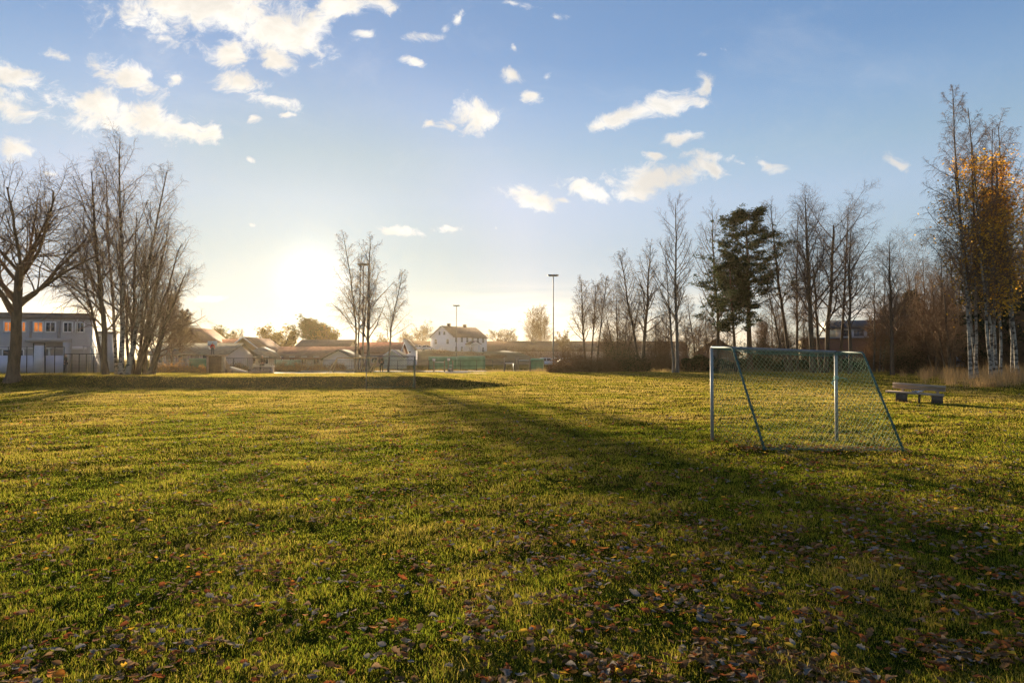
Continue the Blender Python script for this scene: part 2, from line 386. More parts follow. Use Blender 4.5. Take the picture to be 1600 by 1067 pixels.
# ---------------------------------------------------------------- fallen leaves
def leaf_shape(r, kind=0):
    """a curled leaf about 1 unit long: rib with 5 stations, 2 sides"""
    S = 7; t = np.linspace(0, 1, S)
    wd = {0: np.sin(PI*np.clip(t, .02, .97)**.8)*.34, 1: np.sin(PI*np.clip(t, .02, .97)**1.2)*.42, 2: np.array([.05, .34, .22, .44, .25, .24, .02])}[kind]
    curl = r.uniform(-.8, 1.2); cup = r.uniform(.05, .6)
    ang = curl*(t-.5); st = 1/(S-1)
    cx = np.concatenate([[0], np.cumsum(np.cos(ang[:-1])*st)]); cz = np.concatenate([[0], np.cumsum(np.sin(ang[:-1])*st)])
    V = []
    for i in range(S):
        for s in (-1, -.55, 0, .55, 1):
            a = cup*abs(s)
            V.append((cx[i], s*wd[i]*math.cos(a) + .04*math.sin(3*t[i]), cz[i] + wd[i]*abs(s)*math.sin(a)*(.8 if s > 0 else 1.1) + r.normal(0, .022)))
    V = np.array(V); V[:, 0] -= .5; V[:, 2] -= V[:, 2].min()
    q = [(i*5+j, i*5+j+1, (i+1)*5+j+1, (i+1)*5+j) for i in range(S-1) for j in range(4)]
    # stalk
    k = len(V); V = np.concatenate([V, [(-.5, -.012, V[2, 2]), (-.5, .012, V[2, 2]), (-.72, .01+.05*r.normal(), V[2, 2]+.05), (-.72, -.01, V[2, 2]+.05)]])
    q.append((k, k+1, k+2, k+3))
    return V, np.array(q)
LEAF_COL = {'grey': ((.15, .125, .105), (.28, .245, .21)), 'brown': ((.115, .060, .026), (.23, .125, .055)), 'rust': ((.20, .055, .02), (.33, .11, .035)),
            'tan': ((.21, .125, .065), (.34, .22, .12)), 'orange': ((.55, .16, .02), (.72, .27, .04)), 'yellow': ((.68, .36, .03), (.80, .48, .06))}
LEAF_M = {k: mat('leaf_' + k, a, .85, 0, 9., .25, .30, col2=b, spec=.02) for k, (a, b) in LEAF_COL.items()}
LEAF_LABEL = {'grey': 'greyish fallen leaf with pale upper side lying in the near grass', 'brown': 'dark brown curled fallen leaf lying in the near grass',
              'rust': 'rust red fallen leaf lying in the near grass', 'tan': 'pale tan dry fallen leaf lying in the near grass',
              'orange': 'bright orange fallen leaf lying in the near grass', 'yellow': 'yellow fallen leaf lying in the near grass'}
def leaf_xy(r, n):
    """positions on the field: clustered, thicker toward the middle and right"""
    X_, Y_ = [], []
    tot = 0
    while tot < n:
        d = (3.3**.15 + (38**.15 - 3.3**.15)*r.random(n)) ** (1/.15)
        x = (r.random(n)*2-1) * (.8*d+.8)
        pxx = 800 + F*x/d; pyy = 560 + F*CAMZ/d
        p = .72 + .42*np.exp(-((pxx-(560+(pyy-690)*1.9))/240)**2)*(pyy > 640) + .22*sm(760, 1000, pxx)*sm(760, 860, pyy) + .75*sm(900, 1300, pxx)*sm(690, 740, pyy)
        p *= np.clip(.50 + .55*clump(x, d, 21, .8) + .30*clump(x, d, 22, 3.), .05, 1.4) * sm(592, 650, pyy) 
        k = r.random(n) < p*.72
        X_.append(x[k]); Y_.append(d[k]); tot += k.sum()
    return np.concatenate(X_)[:n], np.concatenate(Y_)[:n]
def make_leaves(n=NLEAF):
    r = np.random.default_rng(17)
    x, y = leaf_xy(r, n)
    # drift against the goal's net
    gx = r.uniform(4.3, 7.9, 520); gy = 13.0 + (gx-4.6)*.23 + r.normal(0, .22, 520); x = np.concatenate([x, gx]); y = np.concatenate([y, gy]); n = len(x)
    kinds = list(LEAF_COL); ck = r.choice(6, n, p=[.15, .42, .18, .185, .045, .02])
    # the bright leaves that catch the eye in the foreground
    spec = [(613, 975, 'orange', .085), (210, 981, 'yellow', .06), (866, 829, 'orange', .085), (942, 864, 'orange', .10), (1033, 957, 'yellow', .06), (1014, 872, 'orange', .07), (95, 1052, 'orange', .11), (1050, 878, 'yellow', .06), (630, 905, 'rust', .09), (1055, 1044, 'rust', .07), (178, 950, 'tan', .08), (1155, 996, 'grey', .10), (990, 940, 'grey', .11)]
    sx_ = np.array([X(a, F*CAMZ/(b-YH)) for a, b, *_ in spec]); sy_ = np.array([F*CAMZ/(b-YH) for a, b, *_ in spec])
    vis = (y > 3.66) & (np.abs(x) < .75*y)
    order = np.argsort(np.where(vis, y, 1e3)); x, y, ck = x[order], y[order], ck[order]
    nobj = 300 - len(spec)
    shapes = {}
    for k in kinds: shapes[k] = [leaf_shape(r, kd) for kd in (0, 0, 1, 1, 2)]
    def rot(r): 
        from mathutils import Euler
        return Euler((r.normal(0, .22), r.normal(0, .22), r.uniform(0, 2*PI)))
    meshes = {}
    def put(xx, yy, k, s, label):
        j = int(r.integers(5))
        if (k, j) not in meshes: meshes[k, j] = mesh_np('leaf_blade', shapes[k][j][0], [shapes[k][j][1]], smooth=True)
        o = obj('fallen_leaf', meshes[k, j], LEAF_M[k], None, (xx, yy, gzf(xx, yy) + .030)); o.rotation_euler = rot(r); o.scale = (s, s, s)
        return tag(o, label, 'leaf', 'leaves fallen on the lawn')
    SL = ['large bright orange leaf alone in short grass, front middle of the lawn', 'small yellow leaf lying alone in tufty grass at the front on the sunlit side', 'orange leaf at the head of the leaf drift in the middle of the lawn',
          'biggest orange leaf in the brown drift toward the goal side', 'small yellow leaf in the dark front grass below the orange drift', 'orange leaf just behind the biggest orange one in the drift', 'largest orange leaf at the very front corner on the sunlit side',
          'small yellow leaf beside the orange leaves of the drift', 'rust red leaf standing in grass near the lit middle', 'round rust leaf close to the front edge of the shaded grass', 'flat tan leaf near the small yellow leaf', 'pair-sized pale grey leaf in the shaded front grass', 'curled grey leaf at the edge of the lit grass']
    for (a, b, k, s), xx, yy, lb in zip(spec, sx_, sy_, SL):
        put(xx, yy, k, s*1.1, lb).location.z += .015
    for i in range(nobj):
        put(float(x[i]), float(y[i]), kinds[ck[i]], float(r.uniform(.038, .078)), LEAF_LABEL[kinds[ck[i]]])
    xr, yr, cr = x[nobj:], y[nobj:], ck[nobj:]; nr = len(xr)
    Vs, Qs, mi, n0 = [], [], [], 0
    s = r.uniform(.036, .068, nr)*(1 + .35*sm(7, 22, yr)); zz = gz(xr, yr) + .030 + .030*sm(6, 22, yr)
    for c, k in enumerate(kinds):
        for j in range(5):
            sel = np.where((cr == c) & (np.arange(nr) % 5 == j))[0]
            if not len(sel): continue
            V, Q = shapes[k][j]; m = len(sel)
            a = r.uniform(0, 2*PI, m); tx = r.normal(0, .22, m); ty = r.normal(0, .22, m)
            vx = V[None, :, 0] + 0*a[:, None]; vy = V[None, :, 1] + 0*a[:, None]; vz = V[None, :, 2] + tx[:, None]*V[None, :, 1] + ty[:, None]*V[None, :, 0]
            P_ = np.stack([vx*np.cos(a)[:, None] - vy*np.sin(a)[:, None], vx*np.sin(a)[:, None] + vy*np.cos(a)[:, None], vz], -1)*s[sel][:, None, None]
            P_ += np.stack([xr[sel], yr[sel], zz[sel]], -1)[:, None, :]
            Vs.append(P_.reshape(-1, 3)); Qs.append((np.arange(m)[:, None, None]*len(V) + Q[None]).reshape(-1, 4) + n0); n0 += m*len(V); mi.append(np.full(m*len(Q), c))
    me = mesh_np('leaf_litter', np.concatenate(Vs), [np.concatenate(Qs)], smooth=True)
    for k in kinds: me.materials.append(LEAF_M[k])
    me.polygons.foreach_set('material_index', np.concatenate(mi).astype(np.int32))
    tag(obj('leaf_litter', me), 'scattered brown and grey autumn leaves strewn over the lawn farther out', 'fallen leaves', kind='stuff')
make_leaves()
# ---------------------------------------------------------------- trees
BARK = mat('bark_dark', (.115, .08, .052), .95, .35, 7., .6, stretch=(1, 1, .25))
TWIG = mat('twig_brown', (.18, .105, .055), .9, .3, 3.)
TWIG_B = mat('twig_birch', (.18, .115, .075), .9, .3, 3.)
BARK_PINE = mat('bark_pine', (.11, .060, .035), .95, .4, 6., .6, stretch=(1, 1, .3))
BARK_GREY = mat('bark_grey', (.13, .115, .095), .95, .35, 6., .5, stretch=(1, 1, .3))
NEEDLE = mat('needles_pine', (.045, .058, .020), .75, .4, 1.5, trans=.25, spec=.1)
NEEDLE_S = mat('needles_spruce', (.020, .034, .014), .8, .4, 1.5, trans=.2, spec=.1)
LEAF_OR = mat('autumn_leaf_orange', (.80, .36, .035), .8, 0, 1.2, trans=.68, col2=(.90, .55, .07), spec=.15)
LEAF_OL = mat('autumn_leaf_olive', (.16, .12, .03), .7, 0, 1.2, trans=.5, col2=(.30, .19, .05), spec=.1)
LEAF_GR = mat('evergreen_leaf', (.022, .040, .012), .7, .4, 2., trans=.25, spec=.15)
LEAF_DRY = mat('dry_leaf_brown', (.20, .105, .045), .8, .35, 2., trans=.45, spec=.1)
def birch_bark():
    m = mat('bark_birch', (.36, .315, .25), .8, .12, 3.); nt = m.node_tree; N = nt.nodes; L = nt.links; b = N['Principled BSDF']
    tc = N.new('ShaderNodeTexCoord')
    def band(scale, st, lo, hi):
        mp = N.new('ShaderNodeMapping'); mp.inputs['Scale'].default_value = st; L.new(tc.outputs['Object'], mp.inputs[0])
        n = N.new('ShaderNodeTexNoise'); n.inputs['Scale'].default_value = scale; n.inputs['Detail'].default_value = 4; L.new(mp.outputs[0], n.inputs['Vector'])
        r = N.new('ShaderNodeMapRange'); r.inputs[1].default_value = lo; r.inputs[2].default_value = hi; L.new(n.outputs['Fac'], r.inputs[0]); return r.outputs[0]
    sx_ = N.new('ShaderNodeSeparateXYZ'); L.new(tc.outputs['Object'], sx_.inputs[0])
    a = band(3., (1, 1, 1.3), .50, .60); c = band(7., (.5, .5, 2.6), .56, .64)
    mxx = N.new('ShaderNodeMath'); mxx.operation = 'MAXIMUM'; L.new(a, mxx.inputs[0]); L.new(c, mxx.inputs[1])
    top = N.new('ShaderNodeMapRange'); top.inputs[1].default_value = 8; top.inputs[2].default_value = 15; L.new(sx_.outputs[2], top.inputs[0])   # thin upper stem browner
    m2 = N.new('ShaderNodeMath'); m2.operation = 'MAXIMUM'; L.new(mxx.outputs[0], m2.inputs[0]); L.new(top.outputs[0], m2.inputs[1])
    mx = N.new('ShaderNodeMix'); mx.data_type = 'RGBA'; L.new(m2.outputs[0], mx.inputs[0])
    src = b.inputs['Base Color'].links[0].from_socket; L.new(src, mx.inputs[6]); mx.inputs[7].default_value = (.055, .042, .035, 1); L.new(mx.outputs[2], b.inputs['Base Color'])
    return m
BARK_BIRCH = birch_bark()

def unit(v): return v / np.maximum(np.linalg.norm(v, axis=-1, keepdims=True), 1e-9)
def grow(r, p0, d0, length, r0, segs, wob, up, r_end=.25):
    """a set of branches: (n,segs+1,3) points and radii"""
    n = len(p0); P = np.zeros((n, segs+1, 3)); P[:, 0] = p0; d = d0.copy(); st = (length/segs)[:, None]
    up = np.broadcast_to(np.asarray(up, float), (n,))[:, None]
    for i in range(segs):
        d = unit(d + r.normal(0, wob, (n, 3)) + np.array([[0, 0, 1.]])*up)
        P[:, i+1] = P[:, i] + d*st
    t = np.linspace(0, 1, segs+1)[None]
    R = r0[:, None]*(1 - (1-r_end)*t)
    return P, R
def kids(r, P, R, Lp, k, t0, t1, ang, angv, ratio, shape, rr, rmin, gold=True):
    """start points, directions, lengths and radii of k children on each parent"""
    n, S, _ = P.shape
    t = t0 + (t1-t0)*(np.arange(k)[None] + r.random((n, k)))/k
    f = t*(S-1); i = np.clip(f.astype(int), 0, S-2); w = (f-i)[..., None]
    ii = np.arange(n)[:, None]
    A, B = P[ii, i], P[ii, i+1]; pos = A*(1-w) + B*w; tan = unit(B-A)
    rad = R[ii, i]*(1-w[..., 0]) + R[ii, i+1]*w[..., 0]
    az = (np.arange(k)[None]*2.39996 if gold else 0) + r.random((n, 1))*6.28 + r.normal(0, .5, (n, k))
    ref = np.where(np.abs(tan[..., 2:3]) < .9, np.array([0, 0, 1.]), np.array([1., 0, 0]))
    u = unit(np.cross(tan, ref)); v = np.cross(tan, u)
    perp = u*np.cos(az)[..., None] + v*np.sin(az)[..., None]
    a = np.radians(r.normal(ang, angv, (n, k)))[..., None]
    d = tan*np.cos(a) + perp*np.sin(a)
    L = Lp[:, None]*ratio*shape(t)*r.uniform(.7, 1.25, (n, k))
    rc = np.maximum(np.minimum(rad*rr, rad*.9), rmin)
    return pos.reshape(-1, 3), d.reshape(-1, 3), L.reshape(-1), rc.reshape(-1)
def pack(name, parts):
    """parts: list of (P,R,K)"""
    Vs, Qs, n0 = [], [], 0
    for P, R, K in parts:
        V, q = tubes(P, R, K); Vs.append(V); Qs.append(q+n0); n0 += len(V)
    return mesh_np(name, np.concatenate(Vs), [np.concatenate(Qs)], smooth=True)
def stem_path(r, H, lean=(0, 0), bend=(0, 0), r0=.2, rt=.02, segs=14, wob=.10, flare=1.3, base=(0, 0), pw=.85):
    t = np.linspace(0, 1, segs+1)
    P = np.stack([base[0] + lean[0]*t + bend[0]*np.sin(PI*t), base[1] + lean[1]*t + bend[1]*np.sin(PI*t), H*t - .15*(1-t)**8], -1)
    w = np.cumsum(r.normal(0, wob, (segs+1, 2)), 0); w -= w[0]; P[:, :2] += w * .35
    R = rt + (r0-rt)*(1-t)**pw; R[0] *= flare; R[1] *= 1 + (flare-1)*.12
    return P[None], R[None]
def leaf_cards(r, C, size, flat=.6, nar=.55):
    """small leaf-sized quads centred on points C (n,3)"""
    n = len(C); s = size*r.uniform(.6, 1.3, n)[:, None]
    a = unit(r.normal(0, 1, (n, 3))*np.array([1, 1, flat])); b = unit(np.cross(a, r.normal(0, 1, (n, 3))))
    return np.stack([C - a*s, C + b*s*nar, C + a*s, C - b*s*nar], 1)
one = lambda t: np.ones_like(t)
# the habits of the trees: children per level (k, t0, t1, angle, spread, length ratio, shape, radius ratio, segs, wobble, up, sides)
HABIT = {
 'birch': [(34, .20, .985, 38, 9, .36, lambda t: (1.04-t)**.75 + .10, .42, 8, .09, .05, 4), (10, .2, 1, 42, 12, .36, lambda t: 1.25-.7*t, .55, 5, .13, -.06, 3), (8, .12, 1, 38, 14, .62, lambda t: 1.1-.4*t, .6, 4, .13, -.30, 3)],
 'slim': [(42, .16, .99, 40, 8, .20, lambda t: (1.05-t)**.6 + .12, .42, 6, .10, .10, 4), (9, .25, 1, 40, 12, .42, lambda t: 1.1-.5*t, .6, 4, .12, .02, 3), (8, .2, 1, 36, 14, .5, one, .65, 3, .14, -.06, 3)],
 'aspen': [(36, .20, .99, 46, 8, .31, lambda t: (1.06-t)**.7 + .08, .42, 7, .09, .11, 4), (11, .2, 1, 42, 12, .36, lambda t: 1.15-.6*t, .58, 5, .11, .06, 3), (7, .15, 1, 38, 14, .45, one, .65, 3, .14, .05, 3)],
 'broad': [(13, .36, 1., 44, 13, .66, lambda t: 1.05-.35*t, .50, 9, .085, .05, 6), (11, .22, 1, 46, 13, .46, lambda t: 1.2-.55*t, .52, 6, .15, .03, 4), (9, .2, 1, 45, 15, .48, lambda t: 1.1-.4*t, .55, 4, .15, .02, 3), (6, .12, 1, 42, 16, .52, one, .6, 3, .18, -.03, 3)],
 'bush': [(16, .12, 1, 40, 14, .42, lambda t: 1.1-.5*t, .5, 5, .15, .06, 4), (9, .2, 1, 44, 15, .5, lambda t: 1.1-.4*t, .6, 4, .17, .0, 3), (9, .15, 1, 42, 16, .5, one, .65, 3, .18, -.03, 3)],
 'wild': [(24, .15, 1, 50, 14, .30, lambda t: 1.15-.7*t, .45, 5, .16, .08, 4), (9, .2, 1, 46, 15, .48, lambda t: 1.1-.4*t, .6, 4, .18, .0, 3), (8, .15, 1, 44, 16, .5, one, .65, 3, .2, -.04, 3)],
}
def bare_tree(seed, habit, stems, rmin=.006, skip=0, kmul=1., leaf=None):
    """stems: list of dicts for stem_path. Returns meshes (trunk, crown, leaf or None)"""
    r = np.random.default_rng(seed)
    tr = [stem_path(r, **{k: v for k, v in s.items() if k not in ('t0', 'spread', 'kmul')}) for s in stems]
    parts = []; tips = []
    lv = HABIT[habit]
    for (P, R), s in zip(tr, stems):
        Lp = np.array([s['H']]); cur = (P, R); K_ = s.get('kmul', 1.)
        for li, (k, t0, t1, an, av, ra, sh, rr, sg, wb, up, sd) in enumerate(lv[:len(lv)-skip]):
            kk = max(3, int(round(k*(kmul*K_ if li < 2 else kmul))))
            p, d, L_, rc = kids(r, *cur, Lp, kk, s.get('t0', t0) if li == 0 else t0, t1, an, av, ra*(s.get('spread', 1.) if li == 0 else 1), sh, rr, rmin*(2.4 if li == 0 else 1.4 if li == 1 else 1))
            B, Rb = grow(r, p, d, L_, rc, sg, wb, up, r_end=.35)
            parts.append((B, Rb, sd)); cur = (B, Rb); Lp = L_
        tips.append(cur[0])
    T = pack('trunk', [(P, R, 10) for P, R in tr]); Cr = pack('crown', parts)
    lf = None
    if leaf:
        n, size, sel = leaf
        Q = np.concatenate([t.reshape(-1, 3) for t in tips]); Q = Q[sel(Q)] if sel else Q
        Q = Q[(np.sin(Q[:, 0]*3.1+Q[:, 2]*1.9+seed) + np.sin(Q[:, 2]*2.3-Q[:, 1]*2.7+2) + np.sin(Q[:, 0]*1.6-Q[:, 2]*1.1)) > .1]
        C = Q[r.integers(0, len(Q), n)] + r.normal(0, .30, (n, 3))
        lf = mesh_np('foliage', leaf_cards(r, C, size).reshape(-1, 3), [np.arange(n*4).reshape(-1, 4)])
    return T, Cr, lf
def put_tree(ms, name, label, cat, loc, rotz=0, scale=1., group=None, bark=BARK, twig=TWIG, leafm=LEAF_OR):
    t = thing(name, label, cat, loc, rotz, group, scale)
    T, Cr, lf = ms
    for me, m, nm in ((T, bark, 'trunk'), (Cr, twig, 'crown'), (lf, leafm, 'foliage')):
        if me is None: continue
        o = bpy.data.objects.new(nm, me); COL.objects.link(o); o.parent = t
        if not me.materials: me.materials.append(m)
        if me.materials[0] != m: o.material_slots[0].link = 'OBJECT'; o.material_slots[0].material = m
    return t
def conifer(seed, H, r0, crown0, width, kind, lean=(0, 0), dens=1.):
    r = np.random.default_rng(seed)
    P, R = stem_path(r, H, lean=lean, r0=r0, rt=.02, wob=.05, flare=1.3)
    if kind == 'pine':
        k = int(58*dens)
        sh = lambda t: np.clip(1.02 - ((t-.52)/.52)**2*.72, .2, 1.2)*np.where(r.random(t.shape) < .3, 1.25, .75)
        p, d, L_, rc = kids(r, P, R, np.array([width*2]), k, crown0, .985, 74, 12, .5, sh, .36, .02)
        B, Rb = grow(r, p, d, L_, rc, 6, .10, .09)
        p2, d2, L2, rc2 = kids(r, B, Rb, L_, 9, .35, 1, 46, 12, .34, one, .5, .009)
        d2[:, 2] *= .35; B2, Rb2 = grow(r, p2, unit(d2), L2, rc2, 3, .10, .10)
        ends = np.concatenate([B2[:, 3], B2[:, 2][::2], B[:, -1]]); n = len(ends)*34
        C = np.repeat(ends, 34, 0) + r.normal(0, 1, (n, 3))*np.array([.19, .19, .085])*np.repeat(r.uniform(.6, 1.35, len(ends)), 34)[:, None] + np.array([0, 0, .04])
        Q = leaf_cards(r, C, .13, .8, .24)
        a = [(B, Rb, 4), (B2, Rb2, 3)]
    else:
        k = int(95*dens)
        sh = lambda t: (1.03-t)**.85 + .03
        p, d, L_, rc = kids(r, P, R, np.array([width*2]), k, crown0, .99, 88, 8, .5, sh, .35, .012)
        B, Rb = grow(r, p, d, L_, rc, 5, .06, -.02)
        ends = B[:, 1:].reshape(-1, 3); n = int(len(ends)*34)
        C = ends[r.integers(0, len(ends), n)] + r.normal(0, 1, (n, 3))*np.array([.24, .24, .14]) - np.array([0, 0, .12])
        Q = leaf_cards(r, C, .16, .6)
        a = [(B, Rb, 4)]
    return pack('trunk', [(P, R, 10)]), pack('crown', a), mesh_np('foliage', Q.reshape(-1, 3), [np.arange(len(Q)*4).reshape(-1, 4)])
def S(H, **k): return dict(H=H, **k)

# --- left side
D = 42
x, y, z = at(20, D)
ms = bare_tree(101, 'broad', [S(7.2, lean=(.3, 0), r0=.36, rt=.20, flare=1.55, wob=.05, t0=.50, spread=1.55), ], rmin=.0065)
put_tree(ms, 'broad_tree', 'stout bare tree with a wide dome of limbs before the grey two storey building', 'tree', (x, y, z))
D = 47
def bare(seed, habit, px, d, top, name, label, group=None, lean_px=0, bend=(0, 0), r0=.17, bark=BARK, twig=TWIG_B, rmin=None, extra=(), leaf=None, leafm=LEAF_OR, skip=0, kmul=1., rotz=0, **kw):
    """one tree placed by the pixel column of its foot, its distance and the height its top reaches"""
    x, y, z = at(px, d); H = Z(top, d) - z
    rmin = rmin or max(.0042, .000075*d)
    main = S(H, lean=(lean_px*d/F, kw.pop('lean_y', 0)), bend=bend, r0=r0, **kw)
    st = [main] + [S(H*e.pop('h', 1.), **e) for e in [dict(q) for q in extra]]
    return put_tree(bare_tree(seed, habit, st, rmin, skip, kmul, leaf), name, label, 'tree', (x, y, z), rotz, 1., group, bark, twig, leafm)
G1 = 'bare birches and shrubs by the grey building'
bare(111, 'birch', 190, 46, 210, 'birch', 'tallest bare birch by the grey building, white trunk and high drooping crown', G1, lean_px=-4, r0=.17, bark=BARK_BIRCH, spread=1.2, extra=[dict(h=.86, lean=(2.3, .5), r0=.16, base=(.25, .2), t0=.3)])
bare(112, 'birch', 183, 47.5, 255, 'birch', 'slender pale stemmed birch just behind the tallest birch', G1, lean_px=-22, r0=.12, bark=BARK_BIRCH)
bare(113, 'birch', 166, 45.5, 262, 'birch', 'dark trunked bare birch leaning toward the grey building', G1, lean_px=-30, r0=.20, bark=BARK, spread=1.35, extra=[dict(h=.7, lean=(-2.4, .3), r0=.12, t0=.3)])
bare(114, 'wild', 205, 47, 330, 'bare_tree', 'many stemmed bare tree spreading like a fan beside the white birch trunks', G1, lean_px=8, r0=.15, kmul=.8, extra=[dict(h=.95, lean=(1.7, .5), r0=.13, base=(.3, .2)), dict(h=.8, lean=(2.8, -.3), r0=.12, base=(.5, 0)), dict(h=.85, lean=(-1.2, .6), r0=.11, base=(-.2, .3)), dict(h=.7, lean=(.6, .8), r0=.10, base=(.7, .3)), dict(h=.9, lean=(.4, 1.2), r0=.1, base=(.1, .5))])
bare(115, 'wild', 232, 46.5, 425, 'bare_tree', 'bare tree with one trunk leaning far out from the birch clump', G1, lean_px=62, r0=.17, spread=1.5, kmul=.95, extra=[dict(h=.9, lean=(1.0, .5), r0=.10, base=(.2, .3), spread=1.4)])
bare(116, 'bush', 218, 48.5, 400, 'bare_tree', 'thick dark thicket tree of crowded upright stems between birches and leaning trunk', G1, lean_px=5, r0=.1, kmul=.75, extra=[dict(h=.95, lean=(.5, .3), r0=.09, base=(.3, .1)), dict(h=.9, lean=(-.7, .2), r0=.08, base=(-.4, .2)), dict(h=.8, lean=(1.1, .2), r0=.08, base=(.7, 0)), dict(h=.85, lean=(.1, .6), r0=.08, base=(.1, .4))])
# --- birches in the middle, before the sun
G2 = 'bare birches near the swing'
bare(121, 'birch', 555, 72, 366, 'birch', 'slim bare birch leaning away from the lamp mast beside the swing', G2, lean_px=-20, r0=.12, bark=BARK_GREY, spread=.75, t0=.25, bend=(.4, 0))
bare(122, 'birch', 559, 73, 400, 'birch', 'thin double stemmed birch between the leaning birch and the thick one', G2, lean_px=6, r0=.10, bark=BARK_GREY, spread=.6, t0=.4, extra=[dict(h=.9, lean=(1.2, .2), r0=.10, base=(.2, .1), t0=.45, spread=.6)])
bare(123, 'birch', 574, 71, 371, 'birch', 'thickest and fullest of the birches near the swing', G2, lean_px=0, r0=.18, bark=BARK_GREY, spread=.92, t0=.2, kmul=1.0)
bare(124, 'birch', 607, 73, 424, 'birch', 'smaller birch leaning toward the white farmhouse, behind the person', G2, lean_px=24, r0=.11, bark=BARK_GREY, spread=.8, t0=.3, bend=(-.3, 0))
# --- right of the middle
G3 = 'bare trees along the far edge of the field'
bare(131, 'birch', 915, 76, 437, 'birch', 'bare birch with three thin stems rising out of the brown bushes', G3, lean_px=-10, r0=.15, spread=.95, t0=.3, extra=[dict(h=.95, lean=(.8, .3), r0=.11, base=(.6, .2), t0=.4), dict(h=1.02, lean=(1.3, 0), r0=.10, base=(1.2, 0), t0=.45)])
bare(132, 'bush', 966, 79, 462, 'bare_tree', 'low round headed bare tree behind the evergreen end of the bushes', G3, r0=.14, extra=[dict(h=.9, lean=(.9, .3), r0=.1, base=(.3, .1)), dict(h=.85, lean=(-1.2, .3), r0=.1, base=(-.2, .1)), dict(h=.8, lean=(2.0, 0), r0=.09, base=(.5, 0))])
bare(133, 'birch', 1003, 67, 384, 'birch', 'weeping bare birch at the end of the bushes, forked low with drooping twigs', G3, lean_px=14, r0=.20, spread=.9, t0=.28, extra=[dict(h=.93, lean=(-2.1, .3), r0=.15, base=(-.1, .1), t0=.35)])
bare(134, 'aspen', 1058, 62, 316, 'aspen', 'tall straight bare aspen with a pale double trunk standing on the grass edge', G3, lean_px=0, r0=.17, bark=BARK_GREY, spread=.95, t0=.28, extra=[dict(h=.62, lean=(-.5, .2), r0=.11, base=(-.35, .1), t0=.3)])
bare(135, 'aspen', 1122, 70, 328, 'aspen', 'tall bare aspen half hidden behind the big pine', G3, lean_px=-6, r0=.19, spread=1.05, t0=.22)
bare(136, 'wild', 1088, 74, 470, 'bare_tree', 'small crooked bare tree in front of the brown roofed house', G3, lean_px=-10, r0=.1, spread=1.1)
x, y, z = at(1172, 66)
put_tree(conifer(141, Z(332, 66)-z, .27, .34, 3.2, 'pine', lean=(-.3, 0), dens=1.3), 'pine_tree', 'tall dark green pine with layered crown among bare trees', 'tree', (x, y, z), bark=BARK_PINE, twig=BARK_PINE, leafm=NEEDLE)
x, y, z = at(1151, 65)
put_tree(conifer(142, Z(405, 65)-z, .16, .30, 2.5, 'pine', lean=(-.7, 0), dens=.8), 'pine_tree', 'smaller crooked pine in front of the tall pine', 'tree', (x, y, z), bark=BARK_PINE, twig=BARK_PINE, leafm=NEEDLE)
bare(143, 'birch', 1236, 65, 318, 'birch', 'bare birch leaning toward the pine with a feathery top', G3, lean_px=-26, r0=.19, spread=.85, t0=.35, extra=[dict(h=.55, lean=(-2.0, .2), r0=.13, base=(-.3, .1), t0=.4, spread=.9)])
bare(144, 'slim', 1246, 67, 335, 'bare_tree', 'thin upright bare tree between the leaning birch and the thickest bare tree', G3, lean_px=2, r0=.14, t0=.25)
bare(145, 'birch', 1271, 61, 303, 'birch', 'thickest and tallest bare tree before the brick building', G3, lean_px=-10, r0=.25, spread=1.05, t0=.30, kmul=1.1)
bare(146, 'broad', 1290, 62, 352, 'bare_tree', 'dark forked bare tree sweeping its limbs outward beside the thickest one', G3, lean_px=14, r0=.22, rt=.06, spread=.62, t0=.25, extra=[dict(h=.75, lean=(-.6, .3), r0=.15, rt=.05, base=(-.4, .1), spread=.6, t0=.3)])
bare(147, 'birch', 1312, 64, 328, 'birch', 'slender bare birch with a fine drooping head next to the forked tree', G3, lean_px=16, r0=.15, spread=.9, t0=.38)
bare(148, 'aspen', 1327, 58, 360, 'aspen', 'single straight dark trunked tree right in front of the white upper storey', G3, lean_px=2, r0=.16, spread=.9, t0=.30)
bare(149, 'slim', 1366, 66, 425, 'bare_tree', 'pair of thin pale stems just beyond the goal corner', G3, lean_px=4, r0=.11, bark=BARK_GREY, spread=1.2, extra=[dict(h=.9, lean=(.9, .2), r0=.09, base=(.5, .1)), dict(h=.8, lean=(1.2, .2), r0=.08, base=(.9, .1))])
bare(150, 'slim', 1394, 55, 378, 'bare_tree', 'lone straight dark tree with short side twigs above the bench', G3, lean_px=0, r0=.16, spread=1.15, t0=.25)
# --- the wood at the right edge
G4 = 'bare trees of the wood at the edge of the field'
WOOD = [(1412, 64, 452, 'wild', 'low dense bare tree at the near end of the wood', .14, 0), (1428, 70, 425, 'broad', 'spreading dark bare tree near the end of the wood', .16, -6), (1441, 60, 470, 'wild', 'small twiggy tree at the wood edge above the bench back', .12, 4),
        (1452, 74, 405, 'birch', 'tall fine twigged birch deep in the wood left of the golden trees', .16, -8), (1462, 58, 440, 'wild', 'dark stemmed tree right behind the dry tall grass', .15, -5), (1474, 66, 400, 'slim', 'upright bare pole like tree just short of the white birches', .13, 3),
        (1484, 54, 455, 'wild', 'short dark tree beside the blue bin', .15, -6), (1497, 72, 380, 'birch', 'bare birch behind the blue bin', .16, -12), (1510, 62, 430, 'wild', 'bushy bare tree behind the foremost white birch', .14, 5),
        (1532, 68, 400, 'slim', 'thin bare tree behind the golden leaved birch', .12, 0), (1560, 60, 410, 'wild', 'dark understorey tree behind the pair of golden birches', .14, 6), (1588, 58, 380, 'wild', 'dark bare tree at the very edge behind the last golden birch', .15, -8), (1606, 64, 340, 'slim', 'bare tree cut by the frame edge behind the wood', .15, -6)]
